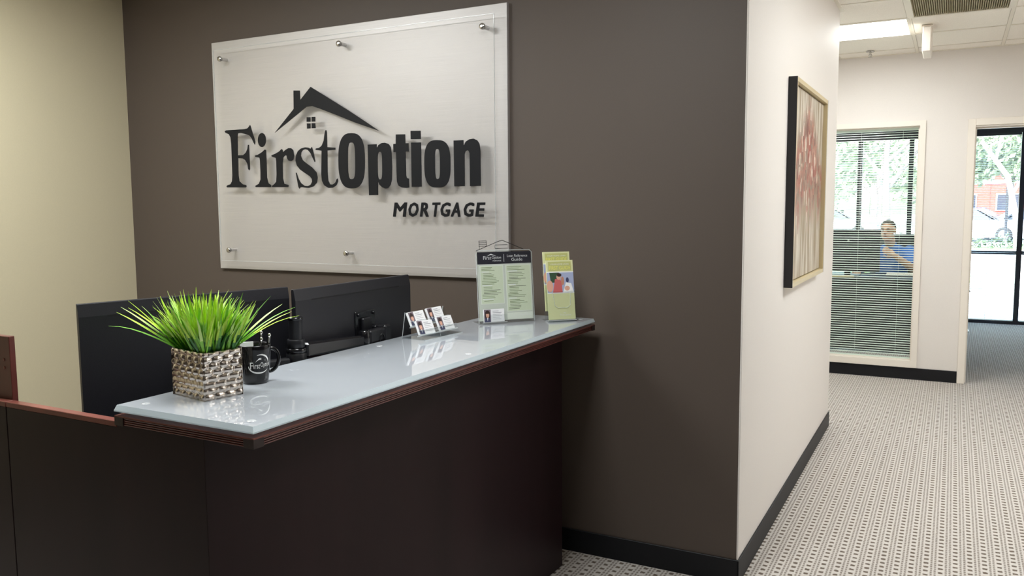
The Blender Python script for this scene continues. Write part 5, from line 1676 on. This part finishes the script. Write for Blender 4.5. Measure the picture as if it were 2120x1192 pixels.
def tree(name, label, x, y, trunk, branches, blobs, n, bark, r0, size=0.09):
    t = thing(name, (x, y, ZG), label, 'tree', 'trees outside the glazing')
    MB().tube(trunk, [r0 * (1 - 0.5 * k / (len(trunk) - 1)) for k in range(len(trunk))], 12).build('trunk', bark, t)
    for br in branches:
        MB().tube(br, [r0 * 0.45, r0 * 0.3, r0 * 0.12], 8).build('branch', bark, t)
    b = MB()
    leaf_cloud(b, blobs, n, size, ['fol_a', 'fol_b', 'fol_b'])
    o = b.build('foliage', None, t, fixn=False)
    o['kind'] = 'stuff'
    return t
tree('tree', 'grey trunked tree on the lawn behind the seated man', -0.62, 16.6, [(-0.62, 16.6, ZG + 0.02), (-0.6, 16.6, 1.2), (-0.66, 16.7, 2.4), (-0.55, 16.8, 4.4)],
     [[(-0.64, 16.65, 2.0), (-1.3, 16.3, 2.9), (-2.0, 16.2, 3.9)], [(-0.64, 16.7, 2.4), (0.2, 16.6, 3.2), (1.0, 16.4, 4.2)], [(-0.62, 16.7, 1.8), (-0.1, 17.2, 2.6), (0.3, 17.6, 3.4)]],
     [((-1.4, 16.5, 3.7), 1.2), ((0.1, 16.8, 4.0), 1.3), ((-0.6, 17.0, 5.0), 1.6), ((-2.2, 16.6, 2.9), 0.8), ((0.5, 16.2, 2.9), 0.55), ((-1.1, 17.4, 2.5), 0.6)], 2600, 'bark2', 0.10)
tree('tree', 'pale barked leaning tree beyond the doorway glazing', 1.95, 19.0, [(2.05, 19.0, ZG), (1.95, 19.0, 1.2), (1.75, 18.9, 2.1), (1.2, 18.8, 2.9), (0.9, 18.7, 3.9)],
     [[(1.85, 18.95, 1.7), (2.3, 18.9, 2.6), (2.7, 18.8, 3.6)], [(1.5, 18.85, 2.5), (1.6, 18.5, 3.2), (1.9, 18.3, 4.2)], [(1.3, 18.8, 2.8), (0.8, 19.2, 3.0), (0.3, 19.4, 3.6)]],
     [((1.3, 18.6, 3.6), 0.9), ((2.3, 18.9, 3.7), 1.1), ((0.8, 19.0, 3.1), 0.7), ((1.7, 19.3, 4.6), 1.4), ((1.2, 19.6, 2.4), 0.5), ((1.8, 19.4, 2.6), 0.4)], 2000, 'bark', 0.075)
tree('tree', 'bushy tree far left behind the office glazing', -3.4, 22.0, [(-3.4, 22.0, ZG), (-3.35, 22, 1.4), (-3.5, 22.1, 3.0), (-3.4, 22.1, 5.0)],
     [[(-3.4, 22, 1.4), (-2.8, 21.6, 2.2), (-2.2, 21.4, 2.9)], [(-3.45, 22, 2.0), (-4.2, 21.8, 2.9), (-4.8, 21.7, 3.8)]],
     [((-3.4, 22, 3.4), 1.7), ((-2.4, 21.6, 2.5), 0.9), ((-4.3, 21.8, 3.0), 1.1), ((-3.0, 22.3, 1.6), 0.8)], 2400, 'bark2', 0.10, 0.11)
tree('tree', 'wide tree at the back of the car park behind the leaning one', 3.1, 44.0, [(3.1, 44, ZG), (3.1, 44, 2.0), (3.0, 44, 4.0), (3.1, 44, 7.0)],
     [[(3.1, 44, 2.4), (2.0, 43.8, 3.6), (1.0, 43.6, 4.8)], [(3.1, 44, 2.6), (4.3, 43.8, 3.9), (5.2, 43.6, 5.0)]],
     [((2.2, 43.8, 4.6), 1.9), ((4.2, 43.8, 4.8), 1.9), ((3.1, 44.0, 6.5), 2.4), ((1.6, 43.8, 3.4), 0.9), ((3.4, 43.7, 3.2), 0.8)], 2200, 'bark2', 0.17, 0.2)

for k, (tx, ty) in enumerate(((-3.2, 46.0),)):
    tree('tree', 'tall tree at the back of the car park straight behind the grey trunk', tx, ty,
         [(tx, ty, ZG), (tx + 0.1, ty, 1.8), (tx - 0.1, ty, 4.0), (tx, ty, 6.5)], [[(tx, ty, 2.0), (tx - 1.2, ty - 0.3, 3.2), (tx - 2.0, ty - 0.4, 4.4)], [(tx, ty, 2.2), (tx + 1.2, ty - 0.3, 3.5), (tx + 2.0, ty - 0.4, 4.6)]],
         [((tx - 1.2, ty, 4.2), 1.9), ((tx + 1.2, ty, 4.4), 1.9), ((tx, ty, 6.2), 2.2), ((tx - 1.8, ty - 0.2, 2.6), 1.1), ((tx + 1.7, ty - 0.2, 2.5), 1.1)], 1800, 'bark2', 0.17, 0.21)

hg = MB()
hb = [((x * 0.5, 31.4, 0.12), 0.34) for x in range(-30, 31)]
leaf_cloud(hg, hb, 3600, 0.085, ['hedge', 'hedge', 'fol_a'])
o = hg.build('hedge', None, None, fixn=False)
rebase(o, (0, 31.4, ZG))
setp(o, 'low clipped hedge along the far side of the pavement', 'hedge', kind='stuff')

# red brick building behind the car park
bl = thing('brick_building', (2.0, 66.0, ZG), 'long low red brick building behind the parked cars', 'building')
MB().box(-0.5, 30, 66, 80, ZG, 3.9).build('wall', 'brick', bl)
MB().box(-0.8, 30.3, 65.6, 80.3, 3.9, 4.35).build('roof', 'roof', bl)
MB().box(-0.5, 30, 65.9, 66, ZG, 0.45).build('plinth', 'stone', bl)
MB().box(-0.5, 30, 65.92, 66, 2.9, 3.15).build('stone_band', 'stone', bl)
for x in [0.4 + 2.9 * k for k in range(10)]:
    wdw = MB().box(x, x + 1.7, 65.9, 65.99, 0.95, 2.2).box(x + 0.82, x + 0.88, 65.86, 65.9, 0.95, 2.2).build('window', 'stone', bl)
    MB().box(x + 0.08, x + 0.80, 65.84, 65.9, 1.02, 2.13).box(x + 0.90, x + 1.62, 65.84, 65.9, 1.02, 2.13).build('pane', 'far_glass', wdw)

def car(label, x, y, ang, paint, scale=1.0):
    t = thing('car', (x, y, ZG), label, 'car', 'cars parked beyond the hedge')
    c, s = math.cos(ang), math.sin(ang)
    f = frame((x, y, ZG), (c * scale, s * scale, 0), (-s * scale, c * scale, 0), (0, 0, scale))
    def sect(u, hw, z0, z1, r_=0.12):
        return [f(u, -hw, z0 + r_), f(u, -hw + r_ * .5, z0), f(u, hw - r_ * .5, z0), f(u, hw, z0 + r_), f(u, hw, z1 - r_), f(u, hw - r_, z1), f(u, -hw + r_, z1), f(u, -hw, z1 - r_)]
    b = MB()
    b.ring([sect(-2.2, 0.70, 0.38, 0.72), sect(-2.05, 0.84, 0.24, 0.86), sect(-1.2, 0.89, 0.20, 0.92), sect(0.2, 0.90, 0.20, 0.94), sect(1.3, 0.89, 0.20, 0.93), sect(2.0, 0.85, 0.24, 0.90), sect(2.2, 0.74, 0.36, 0.78)])
    b.build('body', paint, t)
    b = MB()
    b.ring([[f(-1.15, -0.78, 0.90), f(-1.15, 0.78, 0.90), f(-1.10, 0.76, 0.93), f(-1.10, -0.76, 0.93)], [f(-0.35, -0.68, 1.38), f(-0.35, 0.68, 1.38), f(-0.32, 0.62, 1.42), f(-0.32, -0.62, 1.42)],
            [f(0.95, -0.68, 1.40), f(0.95, 0.68, 1.40), f(0.95, 0.62, 1.44), f(0.95, -0.62, 1.44)], [f(1.75, -0.76, 0.90), f(1.75, 0.76, 0.90), f(1.72, 0.74, 0.93), f(1.72, -0.74, 0.93)]], smooth=False)
    b.build('roof', paint, t)
    b = MB()
    for sd in (-1, 1):
        for (a, c_, d, e_) in (((-0.98, 0.93), (-0.30, 1.36), (0.28, 1.37), (0.26, 0.95)), ((0.36, 0.95), (0.38, 1.37), (0.92, 1.37), (1.52, 0.95))):
            hw = lambda z: sd * (0.775 - 0.205 * (z - 0.9))
            b.flat([f(p[0], hw(p[1]) + sd * 0.012, p[1]) for p in (a, c_, d, e_)])
    b.flat([f(-1.13, -0.70, 0.96), f(-1.13, 0.70, 0.96), f(-0.42, 0.60, 1.37), f(-0.42, -0.60, 1.37)])
    b.flat([f(1.73, -0.68, 0.96), f(1.73, 0.68, 0.96), f(1.03, 0.60, 1.40), f(1.03, -0.60, 1.40)])
    b.build('windows', 'car_glass', t, fixn=False)
    ax = Vector(f(0, 1, 0)) - Vector(f(0, 0, 0))
    for u in (-1.38, 1.32):
        for sd in (-1, 1):
            w = MB().lathe([(0.24, -0.10), (0.32, -0.09), (0.33, -0.05), (0.33, 0.05), (0.32, 0.09), (0.24, 0.10)], f(u, sd * 0.80, 0.33), 18, True, ax).build('wheel', 'tyre', t)
            MB().lathe([(0.20, 0.095), (0.20, 0.112), (0.06, 0.118)], f(u, sd * 0.80, 0.33), 14, True, ax * sd).build('hubcap', 'rim', w)
    for sd in (-1, 1):
        MB().bbox(2.10, 2.20, sd * 0.58 - 0.14, sd * 0.58 + 0.14, 0.62, 0.76, 0.02, f).build('tail_light', 'tail', t)
        MB().bbox(-2.20, -2.08, sd * 0.56 - 0.14, sd * 0.56 + 0.14, 0.60, 0.70, 0.02, f).build('headlight', 'rim', t)
    return t
car('white car parked behind the hedge nearest the doorway jamb', 1.4, 38.5, R(168), 'car_white')
car('silver car parked behind the hedge left of the mullion', 3.6, 41.0, R(12), 'car_silver')
car('dark blue car parked at the back by the brick building', 1.2, 52.0, R(4), 'car_blue')
car('white car parked far left behind the office glazing', -4.6, 40.0, R(176), 'car_white')

pl = thing('street_pole', (2.75, 39.0, ZG), 'thin dark pole standing by the parked cars', 'pole')
MB().lathe([(0.16, 0), (0.16, 0.03), (0.07, 0.05), (0.07, 0.3)], (2.60, 36.6, ZG), 14).build('pole_base', 'kerb', pl)
MB().tube([(2.60, 36.6, ZG), (2.60, 36.6, 3.6)], 0.055, 10).build('shaft', 'win_black', pl)
MB().bbox(2.42, 2.78, 36.55, 36.65, 3.58, 3.70, 0.02).build('lamp_head', 'win_black', pl)
